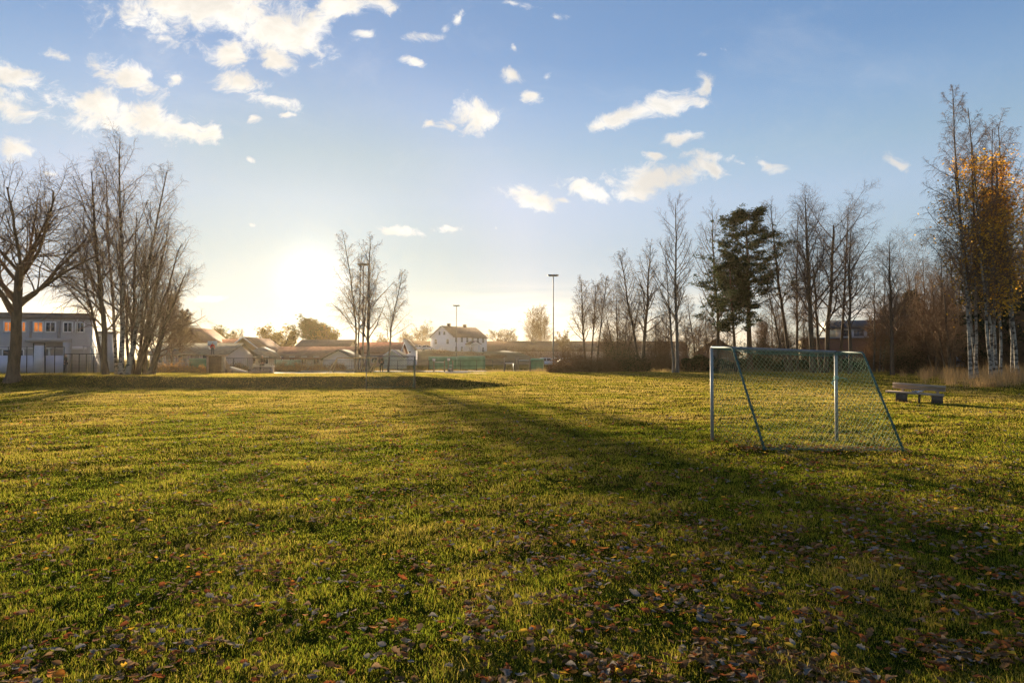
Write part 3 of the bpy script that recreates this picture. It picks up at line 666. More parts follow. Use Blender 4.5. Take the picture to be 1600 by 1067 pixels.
for i, (px, d, top, hb, lb, r0, ln) in enumerate(WOOD):
    bare(200+i, hb, px, d, top, 'birch' if hb == 'birch' else 'bare_tree', lb, G4, lean_px=ln, r0=r0, spread=1.1, twig=TWIG, extra=() if hb != 'wild' else [dict(h=.8, lean=(.9, .3), r0=.09, base=(.3, .2)), dict(h=.75, lean=(-.9, .3), r0=.08, base=(-.2, .2))])
SAP = [bare_tree(280+k, h, [S(6., r0=.07, spread=1.4), S(5.2, r0=.05, base=(.4, .2), lean=(.5, .2), spread=1.3), S(4.6, r0=.05, base=(-.4, .1), lean=(-.6, .1), spread=1.3)], .006) for k, h in enumerate(('wild', 'slim', 'wild', 'birch'))]
SAPS = [(1025, 78, .9, 'bare sapling clump right of the weeping birch'), (1040, 82, 1.1, 'bare sapling clump just before the pale aspen trunk'), (1072, 80, 1.0, 'bare sapling clump just past the pale aspen trunk'), (1104, 84, 1.15, 'bare sapling clump over the brown roofed house'), (1135, 82, .9, 'bare sapling clump between the two pines'),
        (1190, 80, 1.05, 'bare sapling clump beside the tall pine trunk'), (1208, 84, 1.25, 'bare sapling clump between the tall pine and the leaning birch'), (1224, 78, .9, 'bare sapling clump at the foot of the leaning birch'), (1258, 80, 1.1, 'bare sapling clump in front of the sunlit end wall'), 
        (1380, 74, 1.3, 'bare sapling clump left of the lone straight tree'), (1404, 72, 1.2, 'bare sapling clump right of the lone straight tree'), (948, 84, .9, 'bare sapling clump over the brown bushes'), (984, 84, 1.0, 'bare sapling clump behind the weeping birch')]
for i, (px, d, sc_, lb) in enumerate(SAPS):
    x, y, z = at(px, d); put_tree(SAP[i % 4], 'sapling_clump', lb, 'sapling', (x, y, z), i*2.1, sc_, 'bare saplings between the larger trees', twig=TWIG)
DEEP = [(1405, 88, 'far thin tree showing between brick building and wood', .9), (1420, 92, 'far thin tree over the rounded evergreen', 1.0), (1436, 86, 'far thin tree behind the twiggy one at the wood edge', 1.1), (1457, 90, 'far thin tree deep behind the bench', 1.15), (1479, 84, 'far thin tree deep behind the blue bin', 1.1),
        (1503, 88, 'far thin tree between blue bin and the foremost white birch', 1.1), (1528, 82, 'far thin tree seen between the white birch stems', 1.1), (1572, 80, 'far thin tree behind the sparsely leaved birch', 1.15), (1598, 78, 'far thin tree next to the frame edge deep in the wood', 1.2)]
PR = [bare_tree(260+k, h, [S(11., r0=.15, spread=1.2), S(9., r0=.1, base=(.5, .3), lean=(.7, .2), spread=1.1)], .007) for k, h in enumerate(('slim', 'wild', 'birch'))]
for i, (px, d, lb, sc_) in enumerate(DEEP):
    x, y, z = at(px, d); put_tree(PR[i % 3], 'bare_tree', lb, 'tree', (x, y, z), i*1.7, sc_, G4, twig=TWIG)
x, y, z = at(1551, 56)
put_tree(conifer(161, Z(292, 56)-z, .2, .08, 2.7, 'spruce'), 'spruce_tree', 'dark green spruce standing behind the golden birches', 'tree', (x, y, z), leafm=NEEDLE_S)
x, y, z = at(1425, 78)
put_tree(conifer(162, Z(455, 78)-z, .2, .08, 2.9, 'spruce'), 'spruce_tree', 'short rounded dark evergreen in the wood above the bench', 'tree', (x, y, z), leafm=NEEDLE_S)
G5 = 'white stemmed birches at the edge of the wood'
tall = lambda lo, hi: (lambda Q: (Q[:, 2] > lo) & (Q[:, 2] < hi))
bare(171, 'birch', 1517, 44.5, 136, 'birch', 'tallest white birch, bare, leaning slightly toward the bench', G5, lean_px=-24, r0=.115, bark=BARK_BIRCH, spread=.66, t0=.24, kmul=1.15, rmin=.006)
bare(172, 'birch', 1524, 45, 165, 'birch', 'second bare white birch, pressed close to the tallest one', G5, lean_px=-6, r0=.10, bark=BARK_BIRCH, spread=.6, t0=.34, rmin=.006, extra=[dict(h=.8, lean=(-1.2, .2), r0=.11, base=(.2, .1), t0=.4, spread=.6)])
bare(173, 'birch', 1548, 44, 222, 'birch', 'golden leaved birch with a crown of orange leaves leaning toward the bare ones', G5, lean_px=-28, r0=.10, bark=BARK_BIRCH, spread=1.0, t0=.2, leaf=(4600, .085, tall(1.8, 14.3)), rmin=.006, extra=[dict(h=.8, lean=(-.9, .3), r0=.10, base=(.35, .1), t0=.25, spread=.8)])
bare(174, 'birch', 1556, 45, 200, 'birch', 'golden birch with thin white double stem in front of the spruce', G5, lean_px=4, r0=.105, bark=BARK_BIRCH, spread=.85, t0=.2, leaf=(3700, .085, tall(1.6, 14.5)), rmin=.006, extra=[dict(h=.85, lean=(.5, .3), r0=.09, base=(.35, .1), t0=.3, spread=.7)])
bare(175, 'birch', 1581, 46, 190, 'birch', 'sparsely leaved white birch next to the frame edge', G5, lean_px=-12, r0=.10, bark=BARK_BIRCH, spread=.9, t0=.2, leaf=(3600, .08, tall(3, 15)), rmin=.006)
bare(176, 'birch', 1591, 45, 240, 'birch', 'slanting white birch trunk at the frame edge', G5, lean_px=-26, r0=.12, bark=BARK_BIRCH, spread=.7, t0=.3, leaf=(900, .08, tall(4, 11)), rmin=.006)
# --- far trees over the roofs
G6 = 'far trees over the house roofs'
def leafy(seed, px, d, top, w, label, n, size, m, name='tree'):
    x, y, z = at(px, d); H = Z(top, d) - z; k = w*d/F/H
    ms = bare_tree(seed, 'broad', [S(H*.62, r0=.28, rt=.12, spread=1.5*k/.9, t0=.35)], rmin=.02, skip=1, leaf=(n, size, None))
    return put_tree(ms, name, label, 'tree', (x, y, z), group=G6, leafm=m, bark=BARK)
leafy(181, 421, 140, 508, 44, 'round autumn leaved tree over the roofs, nearest to the sun on its far side', 2600, .22, LEAF_OL)
leafy(182, 449, 142, 505, 30, 'tall narrow autumn leaved tree beside the round one over the roofs', 1700, .22, LEAF_OL)
leafy(183, 512, 135, 500, 40, 'loose golden tree glowing right below the sun', 1300, .20, LEAF_OL)
for sd, px, top, w, lb in ((184, 333, 522, 3.2, 'small flat topped pine over the brown gable'), (185, 483, 503, 3.4, 'pine just below the sun over the low roofs'), (186, 500, 512, 2.8, 'lower pine beside the one below the sun'), (187, 394, 536, 2.2, 'dark pine top at the ridge of the brown gabled house')):
    x, y, z = at(px, 150)
    put_tree(conifer(sd, Z(top, 150)-z, .3, .50, w, 'pine'), 'pine_tree', lb, 'tree', (x, y, z), group=G6, bark=BARK_PINE, twig=BARK_PINE, leafm=NEEDLE)
def far_bare(seed, px, d, top, w, label, hb='broad', skip=0):
    x, y, z = at(px, d); H = Z(top, d) - z; k = w*d/F/H
    if hb == 'broad': ms = bare_tree(seed, hb, [S(H*.62, r0=.32, rt=.14, spread=1.25*k/.9+.25, t0=.42)], rmin=.026, skip=skip, kmul=.9)
    else: ms = bare_tree(seed, 'slim', [S(H, r0=.16, spread=1.9, t0=.25), S(H*.8, r0=.1, base=(.8, .3), lean=(.6, 0), spread=1.9, t0=.25)], rmin=.022, skip=0)
    return put_tree(ms, 'bare_tree', label, 'tree', (x, y, z), group=G6)
far_bare(191, 660, 290, 503, 40, 'wide bare oak rising behind the white farmhouse gable')
far_bare(192, 634, 280, 512, 26, 'bare oak behind the white gabled garage')
far_bare(193, 776, 290, 507, 30, 'round bare oak on the barn ridge beside the farmhouse')
far_bare(194, 795, 292, 508, 30, 'second round bare oak on the barn ridge, touching the first')
far_bare(195, 832, 285, 488, 16, 'thin bare tree over the barn roof before the tall mast', 'slim')
far_bare(196, 846, 285, 484, 18, 'thin bare tree over the barn roof touching the tall mast', 'slim')
far_bare(197, 880, 240, 508, 24, 'pale bare shrub like tree over the barn between mast and bushes')
far_bare(198, 600, 200, 525, 34, 'low bare tree over the red roof behind the swing')
far_bare(199, 366, 190, 516, 36, 'faint bare tree over the brown gable')
far_bare(189, 268, 85, 470, 30, 'faint bare tree behind the leaning trunk', 'slim')
# ---------------------------------------------------------------- shrubs, hedges, tall grass
def shrub(seed, px, d, top, wpx, label, name='shrub', m=LEAF_DRY, n=900, size=.07, twigs=220, depth=1.0, group=None, base=None, tw=TWIG):
    r = np.random.default_rng(seed); x, y, z = at(px, d); H = Z(top, d) - z; w = wpx*d/F/2
    t = thing(name, label, 'shrub', (x, y, z), 0, group)
    k = twigs; a = r.uniform(0, 2*PI, k); q = np.sqrt(r.random(k))
    p0 = np.stack([np.cos(a)*q*w*.75, np.sin(a)*q*depth*.75, 0*a - .03], -1)
    out = np.stack([np.cos(a)*q*.8, np.sin(a)*q*.6, 1.0 + 0*a], -1)
    L_ = H*np.sqrt(np.clip(1 - (q*.9)**2.4, .12, 1))*r.uniform(.55, 1.1, k)
    B, Rb = grow(r, p0, unit(out + r.normal(0, .18, (k, 3))), L_, np.full(k, .012 + .00005*d), 4, .14, .04, .3)
    p, dd, l2, rc = kids(r, B, Rb, L_, 6, .2, 1, 40, 14, .42, one, .6, .004 + .00005*d)
    B2, R2 = grow(r, p, dd, l2, rc, 3, .18, .0, .4)
    obj('crown', pack('crown', [(B, Rb, 3), (B2, R2, 3)]), tw, t)
    if n:
        E = B2.reshape(-1, 3); C = E[r.integers(0, len(E), n)] + r.normal(0, .06, (n, 3)); C = C[C[:, 2] > .02]
        obj('foliage', mesh_np('foliage', leaf_cards(r, C, size).reshape(-1, 3), [np.arange(len(C)*4).reshape(-1, 4)]), m, t)
    return t
LEAF_GOLD = mat('dry_leaf_gold', (.38, .20, .06), .8, .3, 2., trans=.55, spec=.1)
LEAF_RUSSET = mat('dry_leaf_russet', (.16, .075, .035), .8, .35, 2., trans=.4, spec=.1)
g = 'brown bushes at the far edge of the field'
shrub(301, 876, 63, 564, 50, 'low russet bush at the thin end of the bush row', group=g, m=LEAF_RUSSET, n=1500, size=.05, twigs=300)
shrub(302, 905, 66, 558, 56, 'wide brown leafless bush in the middle of the bush row', group=g, m=LEAF_RUSSET, n=1500, size=.05, twigs=380)
shrub(303, 938, 64, 555, 54, 'tall brown bush next to the dark evergreen one', group=g, m=LEAF_RUSSET, n=1200, size=.05, twigs=380)
shrub(304, 968, 66, 540, 52, 'dark evergreen bush in the bush row', 'evergreen_shrub', LEAF_GR, 4200, .065, 260, 1.4, g)
shrub(305, 994, 65, 556, 40, 'dark low evergreen bush at the foot of the weeping birch', 'evergreen_shrub', LEAF_GR, 2600, .065, 200, 1.2, g)
shrub(306, 893, 70, 535, 40, 'pinkish brown upright bush behind the low russet bush', group=g, m=LEAF_DRY, n=1100, size=.05, twigs=260)
shrub(307, 1028, 72, 545, 60, 'grey brown thicket between weeping birch and aspen', group=g, n=0, twigs=380)
shrub(308, 1085, 72, 548, 60, 'grey brown thicket behind the aspen and the goal corner', group=g, n=300, twigs=330)
g = 'dry golden bushes by the low school building'
for i, (px, d, top, w, lb) in enumerate([(255, 62, 566, 30, 'golden dry bush at the foot of the leaning trunk'), (284, 63, 565, 34, 'golden dry bush between leaning trunk and green panel'), (311, 61, 571, 26, 'small golden dry bush in front of the green panel'),
        (437, 80, 566, 34, 'sunlit dry bush behind the bright court'), (466, 82, 565, 32, 'glowing dry bush below the sun'), (496, 82, 567, 34, 'pale dry bush between the court and the swing'), (526, 80, 565, 30, 'dry bush just beside the swing frame'), (371, 82, 567, 34, 'dull green bush behind the sloping ramp')]):
    shrub(320+i, px, d, top, w, lb, m=LEAF_GOLD if i != 7 else LEAF_OL, n=900, size=.06, twigs=170, group=g)
g = 'scrub on the earth mound'
for i, (px, d, top, w, lb) in enumerate([(692, 174, 545, 26, 'dark scrub on the mound in front of the farmhouse gable'), (655, 176, 553, 40, 'low scrub on the mound below the parked cars'), (738, 178, 549, 44, 'scrub along the mound edge below the farmhouse porch'), (775, 172, 553, 40, 'brown scrub on the mound end beyond the farmhouse'), (806, 205, 540, 46, 'bare grey scrub before the barn wall'), (836, 200, 538, 40, 'bare scrub before the barn wall left of the free standing mast')]):
    t = shrub(370+i, px, d, top, w, lb, m=LEAF_RUSSET, n=500, size=.16, twigs=150, group=g, depth=2.)
    t.location.z += max(0, Z(556, d) - t.location.z - .6) if i < 4 else 0
    if i < 4: t.scale = (1, 1, max(.25, (Z(top, d) - t.location.z)/(Z(top, d) - gzf(X(px, d), d))))
# clipped and wild greens behind the goal
def hedge(seed, px0, px1, d, top, label, n, m=LEAF_GR, size=.085, depth=.7):
    r = np.random.default_rng(seed); xm, y, z = at((px0+px1)/2, d); H = Z(top, d) - z; w = (px1-px0)*d/F/2
    t = thing('hedge', label, 'hedge', (xm, y, z))
    C = np.stack([r.uniform(-w, w, n), r.normal(0, depth*.5, n), H*r.random(n)**.7], -1)
    C[:, 2] *= .82 + .18*np.sin(C[:, 0]*1.3 + 1) + .10*np.sin(C[:, 0]*4.1); C[:, 2] = np.maximum(C[:, 2], .04)
    k = 160; p0 = np.stack([r.uniform(-w, w, k), r.normal(0, depth*.3, k), 0*np.zeros(k)-.03], -1)
    B, Rb = grow(r, p0, unit(r.normal(0, .25, (k, 3)) + np.array([0, 0, 1.])), np.full(k, H*.85), np.full(k, .02), 4, .12, .05)
    obj('stems', pack('stems', [(B, Rb, 3)]), TWIG, t)
    obj('foliage', mesh_np('foliage', leaf_cards(r, C, size).reshape(-1, 3), [np.arange(n*4).reshape(-1, 4)]), m, t)
hedge(341, 1066, 1108, 67, 556, 'short dark hedge between aspen trunk and goal post', 4000)
hedge(342, 1112, 1235, 70, 556, 'long dark hedge seen through the left half of the goal net', 9000)
hedge(343, 1240, 1352, 68, 558, 'dark hedge in front of the brick building', 9000)
g = 'dense undergrowth of the wood'
UG = [(1240, 72, 520, 34, 'evergreen_shrub', LEAF_GR, 'dark green bush beside the sunlit end wall of the brick building'), (1186, 74, 524, 34, 'evergreen_shrub', LEAF_GR, 'rounded dark green bush at the foot of the tall pine'),
      (1410, 60, 535, 40, 'evergreen_shrub', LEAF_GR, 'dark green bush under the first trees of the wood'), (1448, 66, 500, 60, 'shrub', LEAF_DRY, 'big brown thicket under the trees above the bench'), (1492, 62, 505, 60, 'shrub', LEAF_DRY, 'brown thicket around the blue bin'),
      (1538, 58, 500, 60, 'shrub', LEAF_DRY, 'brown thicket under the golden birches'), (1580, 55, 500, 60, 'shrub', LEAF_DRY, 'dark brown thicket at the frame edge under the birches'), (1352, 74, 545, 50, 'shrub', LEAF_DRY, 'thin brown scrub before the brick wall'), (1385, 76, 520, 60, 'shrub', LEAF_DRY, 'scrubby brown thicket between the brick building and the wood'), (1518, 80, 490, 90, 'shrub', LEAF_DRY, 'tall brown thicket deep in the wood')]
for i, (px, d, top, w, nm, m, lb) in enumerate(UG):
    shrub(350+i, px, d, top, w, lb, nm, m, 2600 if m is LEAF_GR else 700, .07 if m is LEAF_GR else .055, 240 if m is LEAF_GR else 420, 1.3, g)
def tall_grass(name, label, n, region, h, cols, seed, wmul=1.):
    r = np.random.default_rng(seed); x, y = region(r, n)
    c = clump(x, y, 8, 1.1); c2 = clump(x, y, 18, 4.); k = r.random(len(x)) < np.clip(.55 + .45*c + .3*c2, .05, 1); x, y, c, c2 = x[k], y[k], c[k], c2[k]
    n = len(x); z = gz(x, y)-.01
    hh = h*(.25 + .95*r.random(n)**1.6)*np.clip(1 + .35*c + .35*c2, .35, 2); w = .0042*wmul*np.maximum(1, y/16)
    az = r.random(n)*2*PI; lean = np.abs(r.normal(.16, .16, n)); la = r.random(n)*2*PI
    d1 = np.stack([np.cos(la)*np.sin(lean), np.sin(la)*np.sin(lean), np.cos(lean)], -1); l2 = lean+r.uniform(.1, .5, n)
    d2 = np.stack([np.cos(la)*np.sin(l2), np.sin(la)*np.sin(l2), np.cos(l2)], -1)
    sd = np.stack([np.cos(az), np.sin(az), 0*az], -1)*(w/2)[:, None]
    p0 = np.stack([x, y, z], -1); p1 = p0+d1*(hh*.6)[:, None]; p2 = p1+d2*(hh*.45)[:, None]
    V = np.stack([p0-sd, p0+sd, p1+sd*.7, p1-sd*.7, p2], 1).reshape(-1, 3); i = np.arange(n)[:, None]*5
    me = mesh_np(name, V, [i+np.array([[0, 1, 2, 3]]), i+np.array([[3, 2, 4]])])
    tag(obj(name, me, mat('straw_'+name, cols[0], .7, 0, .8, trans=.45, col2=cols[1], spec=.1)), label, 'grass', kind='stuff')
def reg_right(r, n):
    y = r.uniform(38, 56, n); px = r.uniform(1385, 1640, n) + r.normal(0, 12, n); x = X(px, 1)*y
    lim = 575 + 27*sm(1395, 1500, px) + 5*np.sin(px*.05) + 3*np.sin(px*.17+1); k = (560 + F*1.5/y) < lim + r.normal(0, 3., n) + 3
    return x[k], y[k]
tall_grass('tall_grass', 'tall dry straw coloured grass along the edge of the wood', 30000, reg_right, .66, ((.34, .20, .09), (.46, .31, .14)), 41)
def reg_edge(r, n):
    px = r.uniform(500, 1400, n); y = np.where(px < 760, r.uniform(78, 84, n), r.uniform(64, 68, n) + 6*sm(1000, 760, px)); return X(px, 1)*y, y
tall_grass('rough_grass', 'strip of rough dry grass along the far edge of the lawn', 26000, reg_edge, .28, ((.24, .17, .06), (.36, .25, .10)), 42)
def reg_bank(r, n):
    px = r.uniform(-60, 330, n); y = r.uniform(43, 60, n); x = X(px, 1)*y; k = clump(x, y, 9, 2.) > .1; return x[k], y[k]
tall_grass('bank_grass', 'longer uneven grass on the bank under the birches', 16000, reg_bank, .16, ((.10, .11, .02), (.24, .18, .05)), 43)
# ---------------------------------------------------------------- buildings
GLASS = mat('window_glass', (.035, .045, .06), .12, .2, 1., spec=.6)
GLASS_L = mat('window_glass_pale', (.16, .17, .19), .2, .3, 1., spec=.6)
LIT = lamp_mat('lit_window', (.50, .15, .03), .30)
WHITE = mat('white_paint', (.78, .77, .75), .6, .05, 3.)
def clad(name, col, step=.14, axis=2, var=.05):
    """painted boards: fine lap joints as bump and slight tone change from board to board"""
    m = mat(name, col, .75, var, 1.2); nt = m.node_tree; N = nt.nodes; L = nt.links; b = N['Principled BSDF']
    tc = N.new('ShaderNodeTexCoord'); w = N.new('ShaderNodeTexWave'); w.wave_profile = 'SAW'; w.bands_direction = 'XYZ'[axis]
    w.inputs['Scale'].default_value = 1/step/3.2; L.new(tc.outputs['Object'], w.inputs['Vector'])
    bp = N.new('ShaderNodeBump'); bp.inputs['Strength'].default_value = .5; bp.inputs['Distance'].default_value = .02
    L.new(w.outputs['Fac'], bp.inputs['Height']); L.new(bp.outputs[0], b.inputs['Normal'])
    return m
def tiles(name, col):
    m = mat(name, col, .8, .3, 2.2); nt = m.node_tree; N = nt.nodes; L = nt.links; b = N['Principled BSDF']
    tc = N.new('ShaderNodeTexCoord'); w = N.new('ShaderNodeTexWave'); w.bands_direction = 'Z'; w.inputs['Scale'].default_value = 1.6; w.wave_profile = 'SAW'; L.new(tc.outputs['Object'], w.inputs['Vector'])
    bp = N.new('ShaderNodeBump'); bp.inputs['Strength'].default_value = .6; bp.inputs['Distance'].default_value = .04; L.new(w.outputs['Fac'], bp.inputs['Height']); L.new(bp.outputs[0], b.inputs['Normal'])
    return m
def window(parent, side, u, z0, w, h, dims, frame_m=WHITE, glass_m=GLASS, bars=(1, 0), fw=.09, name='window'):
    """window on the front ('f', u along x), left ('l', u along y) or right ('r') wall"""
    W_, D_ = dims
    def P(a, o, z):
        return {'f': (a, -o, z), 'l': (-o, a, z), 'r': (W_+o, a, z)}[side]
    def bx(mb, a0, a1, o0, o1, zz0, zz1):
        p, q = P(a0, o0, zz0), P(a1, o1, zz1); mb.box(min(p[0], q[0]), max(p[0], q[0]), min(p[1], q[1]), max(p[1], q[1]), min(p[2], q[2]), max(p[2], q[2]))
    f = MB()
    bx(f, u-fw, u, .0, .06, z0-fw, z0+h+fw); bx(f, u+w, u+w+fw, .0, .06, z0-fw, z0+h+fw)
    bx(f, u, u+w, .0, .06, z0+h, z0+h+fw); bx(f, u, u+w, .0, .08, z0-fw, z0)
    for i in range(bars[0]): c = u + w*(i+1)/(bars[0]+1); bx(f, c-.03, c+.03, .0, .045, z0, z0+h)
    for i in range(bars[1]): c = z0 + h*(i+1)/(bars[1]+1); bx(f, u, u+w, .0, .04, c-.025, c+.025)
    o = f.build(name, frame_m, parent)
    g = MB(); bx(g, u, u+w, .0, .022, z0, z0+h); g.build('pane', glass_m, o)
    return o
def house(label, cat, loc, rot, W_, D_, eave, rise, wall_m, roof_m, ridge='x', over=.4, wins=(), chim=(), name='house', thick=.16, hip=False, fasc=None, group=None, base=-.6):
    t = thing(name, label, cat, loc, rot, group)
    b = MB()
    if hip or rise == 0: b.box(0, W_, 0, D_, base, eave)
    elif ridge == 'x': b.prism([(0, base), (D_, base), (D_, eave), (D_/2, eave+rise), (0, eave)], 'x', 0, W_)
    else: b.prism([(0, base), (W_, base), (W_, eave), (W_/2, eave+rise), (0, eave)], 'y', 0, D_)
    b.build('wall', wall_m, t)
    r = MB(); o = over
    if rise == 0: r.box(-o, W_+o, -o, D_+o, eave, eave+.25)
    elif hip:
        k = min(W_, D_)/2 + o; e = eave - rise*o/(min(W_, D_)/2)
        a = [(-o, -o, e), (W_+o, -o, e), (W_+o, D_+o, e), (-o, D_+o, e)]
        if W_ >= D_: q0, q1 = (-o+k, D_/2, eave+rise), (W_+o-k, D_/2, eave+rise); fc4 = [(0, 1, 5, 4), (2, 3, 4, 5)]; fc3 = [(1, 2, 5), (3, 0, 4)]
        else: q0, q1 = (W_/2, -o+k, eave+rise), (W_/2, D_+o-k, eave+rise); fc4 = [(1, 2, 5, 4), (3, 0, 4, 5)]; fc3 = [(0, 1, 4), (2, 3, 5)]
        r.add(a + [q0, q1], [fc4, fc3, [(3, 2, 1, 0)]])
    else:
        half = (D_ if ridge == 'x' else W_)/2; sl = rise/half
        full = D_ if ridge == 'x' else W_
        for s in (0, 1):
            lo = (-o, eave - sl*o) if s == 0 else (full+o, eave - sl*o)
            poly = [lo, (half, eave+rise), (half, eave+rise+thick), (lo[0], lo[1]+thick)]
            r.prism(poly if s == 0 else poly[::-1], ridge, -o, (W_ if ridge == 'x' else D_)+o)
    ro = r.build('roof', roof_m, t)
    if fasc and rise and not hip:
        f = MB(); half = (D_ if ridge == 'x' else W_)/2; sl = rise/half; full = 2*half; LN = (W_ if ridge == 'x' else D_)
        for e0, e1 in ((-o-.05, -o-.003), (LN+o+.003, LN+o+.05)):
            for s in (0, 1):
                lo = (-o, eave-sl*o-.04) if s == 0 else (full+o, eave-sl*o-.04)
                poly = [lo, (half, eave+rise-.04), (half, eave+rise+thick+.03), (lo[0], lo[1]+thick+.07)]
                f.prism(poly if s == 0 else poly[::-1], ridge, e0, e1)
        f.build('bargeboard', fasc, ro)
    for (cx_, cy_, cw, ch) in chim:
        c = MB().box(cx_-cw/2, cx_+cw/2, cy_-cw/2, cy_+cw/2, eave+rise*.4, eave+rise+ch).box(cx_-cw/2-.08, cx_+cw/2+.08, cy_-cw/2-.08, cy_+cw/2+.08, eave+rise+ch, eave+rise+ch+.12)
        c.build('chimney', mat('chimney_brick', (.20, .13, .10), .9, .3, 6.), ro)
    for w in wins: window(t, *w[:5], (W_, D_), *w[5:])
    return t
def ground_at(px, d): return at(px, d)

# --- grey two storey module building on the left
LILAC = clad('wall_pale_grey', (.42, .39, .375), .3, 2, .05); GREY_TRIM = mat('trim_grey', (.24, .23, .24), .7, .1, 2.); GREY_L = mat('trim_pale', (.62, .60, .60), .7, .06, 2.)
d = 66; xr = X(135, d); zb = gzf(X(60, d), d); AN = math.radians(12)
W_ = 15.5; loc = (xr - W_*math.cos(AN), d - W_*math.sin(AN), zb); DB = 2.7
topz = Z(491, d) - zb
t = thing('school_building', 'grey two storey flat roofed building with lit orange windows behind the stout bare tree', 'building', loc, AN)
MB().box(0, W_, 0, DB, -.5, topz-.5).build('wall', LILAC, t)
MB().box(-.12, W_+.12, -.15, DB+.1, topz-.5, topz-.05).box(-.2, W_+.2, -.24, DB+.2, topz-.05, topz+.08).build('roof', mat('roof_edge_grey', (.17, .16, .16), .8, .15, 2.), t)
kpx = lambda px: (px-CX)/F
u = lambda px: (kpx(px)*loc[1] - loc[0])/(math.cos(AN) - kpx(px)*math.sin(AN))
zz = lambda py: Z(py, 65) - zb
for a, b_, g_ in ((6.5, 18, LIT), (29.5, 38.5, LIT), (53, 65.5, LIT), (71.5, 85, GLASS), (99.5, 111.5, GLASS), (119, 130, GLASS)):
    window(t, 'f', u(a), zz(517.5), u(b_)-u(a), zz(504)-zz(517.5), (W_, DB), WHITE, g_, (1, 0), .11)
window(t, 'f', u(5), zz(557), u(17)-u(5), zz(547)-zz(557), (W_, DB), WHITE, GLASS, (0, 0), .09); window(t, 'f', u(29), zz(557), u(36)-u(29), zz(547)-zz(557), (W_, DB), WHITE, GLASS, (0, 0), .09)
for a, b_ in ((45.5, 48.8), (89, 94)):
    MB().box(u(a), u(b_), -.05, .0, zz(533), zz(502)).build('panel_joint', GREY_TRIM, t)
MB().box(0, W_, -.06, .0, zz(546), zz(541)).build('band', GREY_L, t)
MB().box(u(46), u(112.5), -1.0, -.07, zz(534.5), zz(528.5)).box(u(105), u(112.5), -1.0, -.07, zb*0, zz(534.6)).build('canopy_frame', LILAC, t)
MB().tube([(u(121), -.1, zz(520)), (u(121), -.1, topz+1.)], .045).build('vent_pipe', GREY_L, t)
dr = MB(); dr.box(u(53), u(55), -.25, 0, 0, zz(545)).box(u(77), u(79), -.25, 0, 0, zz(545)).box(u(51), u(83), -.5, 0, zz(545), zz(543)); dro = dr.build('entrance', WHITE, t)
MB().box(u(57), u(66), -.06, 0, .05, zz(548)).box(u(67), u(75), -.06, 0, .05, zz(548)).build('door', GLASS_L, dro)
# wing behind, with the outside stair
d2 = 72; lw = (X(134, d2)+.3, d2, zb)
house('lower pale wing with a row of windows behind the outside stair', 'building', lw, 0, 1.5, 2.5, Z(521, d2)-zb, 0, LILAC, mat('roof_edge_grey', (.17, .16, .16)), over=.1, name='building_wing',
      wins=[('f', +.12+k*.46, Z(538, d2)-zb, .26, Z(525, d2)-Z(538, d2), WHITE, GLASS_L, (0, 0), .05) for k in range(3)])
d3 = 64.5; st = thing('outside_stair', 'steel outside stair rising to the left beside the grey building', 'stairs', (X(137, d3), d3, zb))
SW = X(160, d3)-X(137, d3); SH = Z(541, d3)-zb; steel = mat('stair_steel', (.46, .44, .40), .5, .1, 4., metal=.3)
for yy_ in (0, 1.1): MB().bar((SW, yy_, 0), (.25, yy_, SH), .06, .22).build('stringer', steel, st)
for k in range(13):
    f = (k+.5)/13; MB().box(SW*(1-f)+.25*f-.13, SW*(1-f)+.25*f+.13, .035, 1.065, SH*f-.02, SH*f+.02).build('step', steel, st)
for yy_ in (0, 1.1):
    mb = MB().bar((SW, yy_, 1.0), (.25, yy_, SH+1.0), .05)
    for f in (0, .25, .5, .75, 1): mb.bar((SW*(1-f)+.25*f, yy_, SH*f), (SW*(1-f)+.25*f, yy_, SH*f+1.0), .04)
    mb.build('handrail', steel, st)
MB().box(-.5, .25, 0, 1.1, SH-.04, SH+.02).box(-.45, -.39, .02, .08, -.2, SH-.04).box(-.45, -.39, 1.02, 1.08, -.2, SH-.04).build('landing', steel, st)

# --- low school buildings in the back light
GREENROOF = tiles('roof_grey_green', (.16, .15, .12)); BROWNROOF = tiles('roof_brown', (.15, .085, .06)); REDWALL = clad('wall_red_brown', (.17, .075, .05), .18); CREAM = clad('wall_cream', (.50, .45, .36), .18); PALEW = clad('wall_pale', (.62, .60, .55), .18)
REDROOF = tiles('roof_red', (.20, .09, .06)); DARKROOF = tiles('roof_dark', (.08, .065, .055)); PINKW = clad('wall_pinkish', (.36, .26, .22), .2); GREYW = clad('wall_grey_blue', (.34, .34, .37), .2)
def wrow(x0, n, pitch, w, z0, h, m=WHITE, g_=GLASS, bars=(0, 0)): return [('f', x0+i*pitch, z0, w, h, m, g_, bars, .06) for i in range(n)]
def low(label, px0, px1, d, eave, top, dep, wall, roof, wins=(), name='house', rot=0, **k):
    x0 = X(px0, d); z = gzf(X((px0+px1)/2, d), d)
    return house(label, 'building', (x0, d, z), rot, X(px1, d)-x0, dep, Z(eave, d)-z, Z(top, d+dep/2)-Z(eave, d) + (dep/2)*0, wall, roof, wins=wins, name=name, **k)
low('long low school building with grey roof and glazed front behind the golden bushes', 234, 352, 85, 553.5, 538, 9, GREYW, GREENROOF, wrow(.5, 6, 1.52, 1.1, .95, 1.05, WHITE, GLASS_L, (1, 0)), name='school_building', over=.5)
low('red brown gabled house rising behind the long low school building', 262, 317, 112, 533, 514, 10, REDWALL, REDROOF, ridge='y', over=.5)
low('brown gabled house with white bargeboard behind the ramp', 356, 407, 112, 547, 529, 11, clad('wall_brown', (.20, .12, .07), .18), BROWNROOF, ridge='y', over=.6, fasc=WHITE)
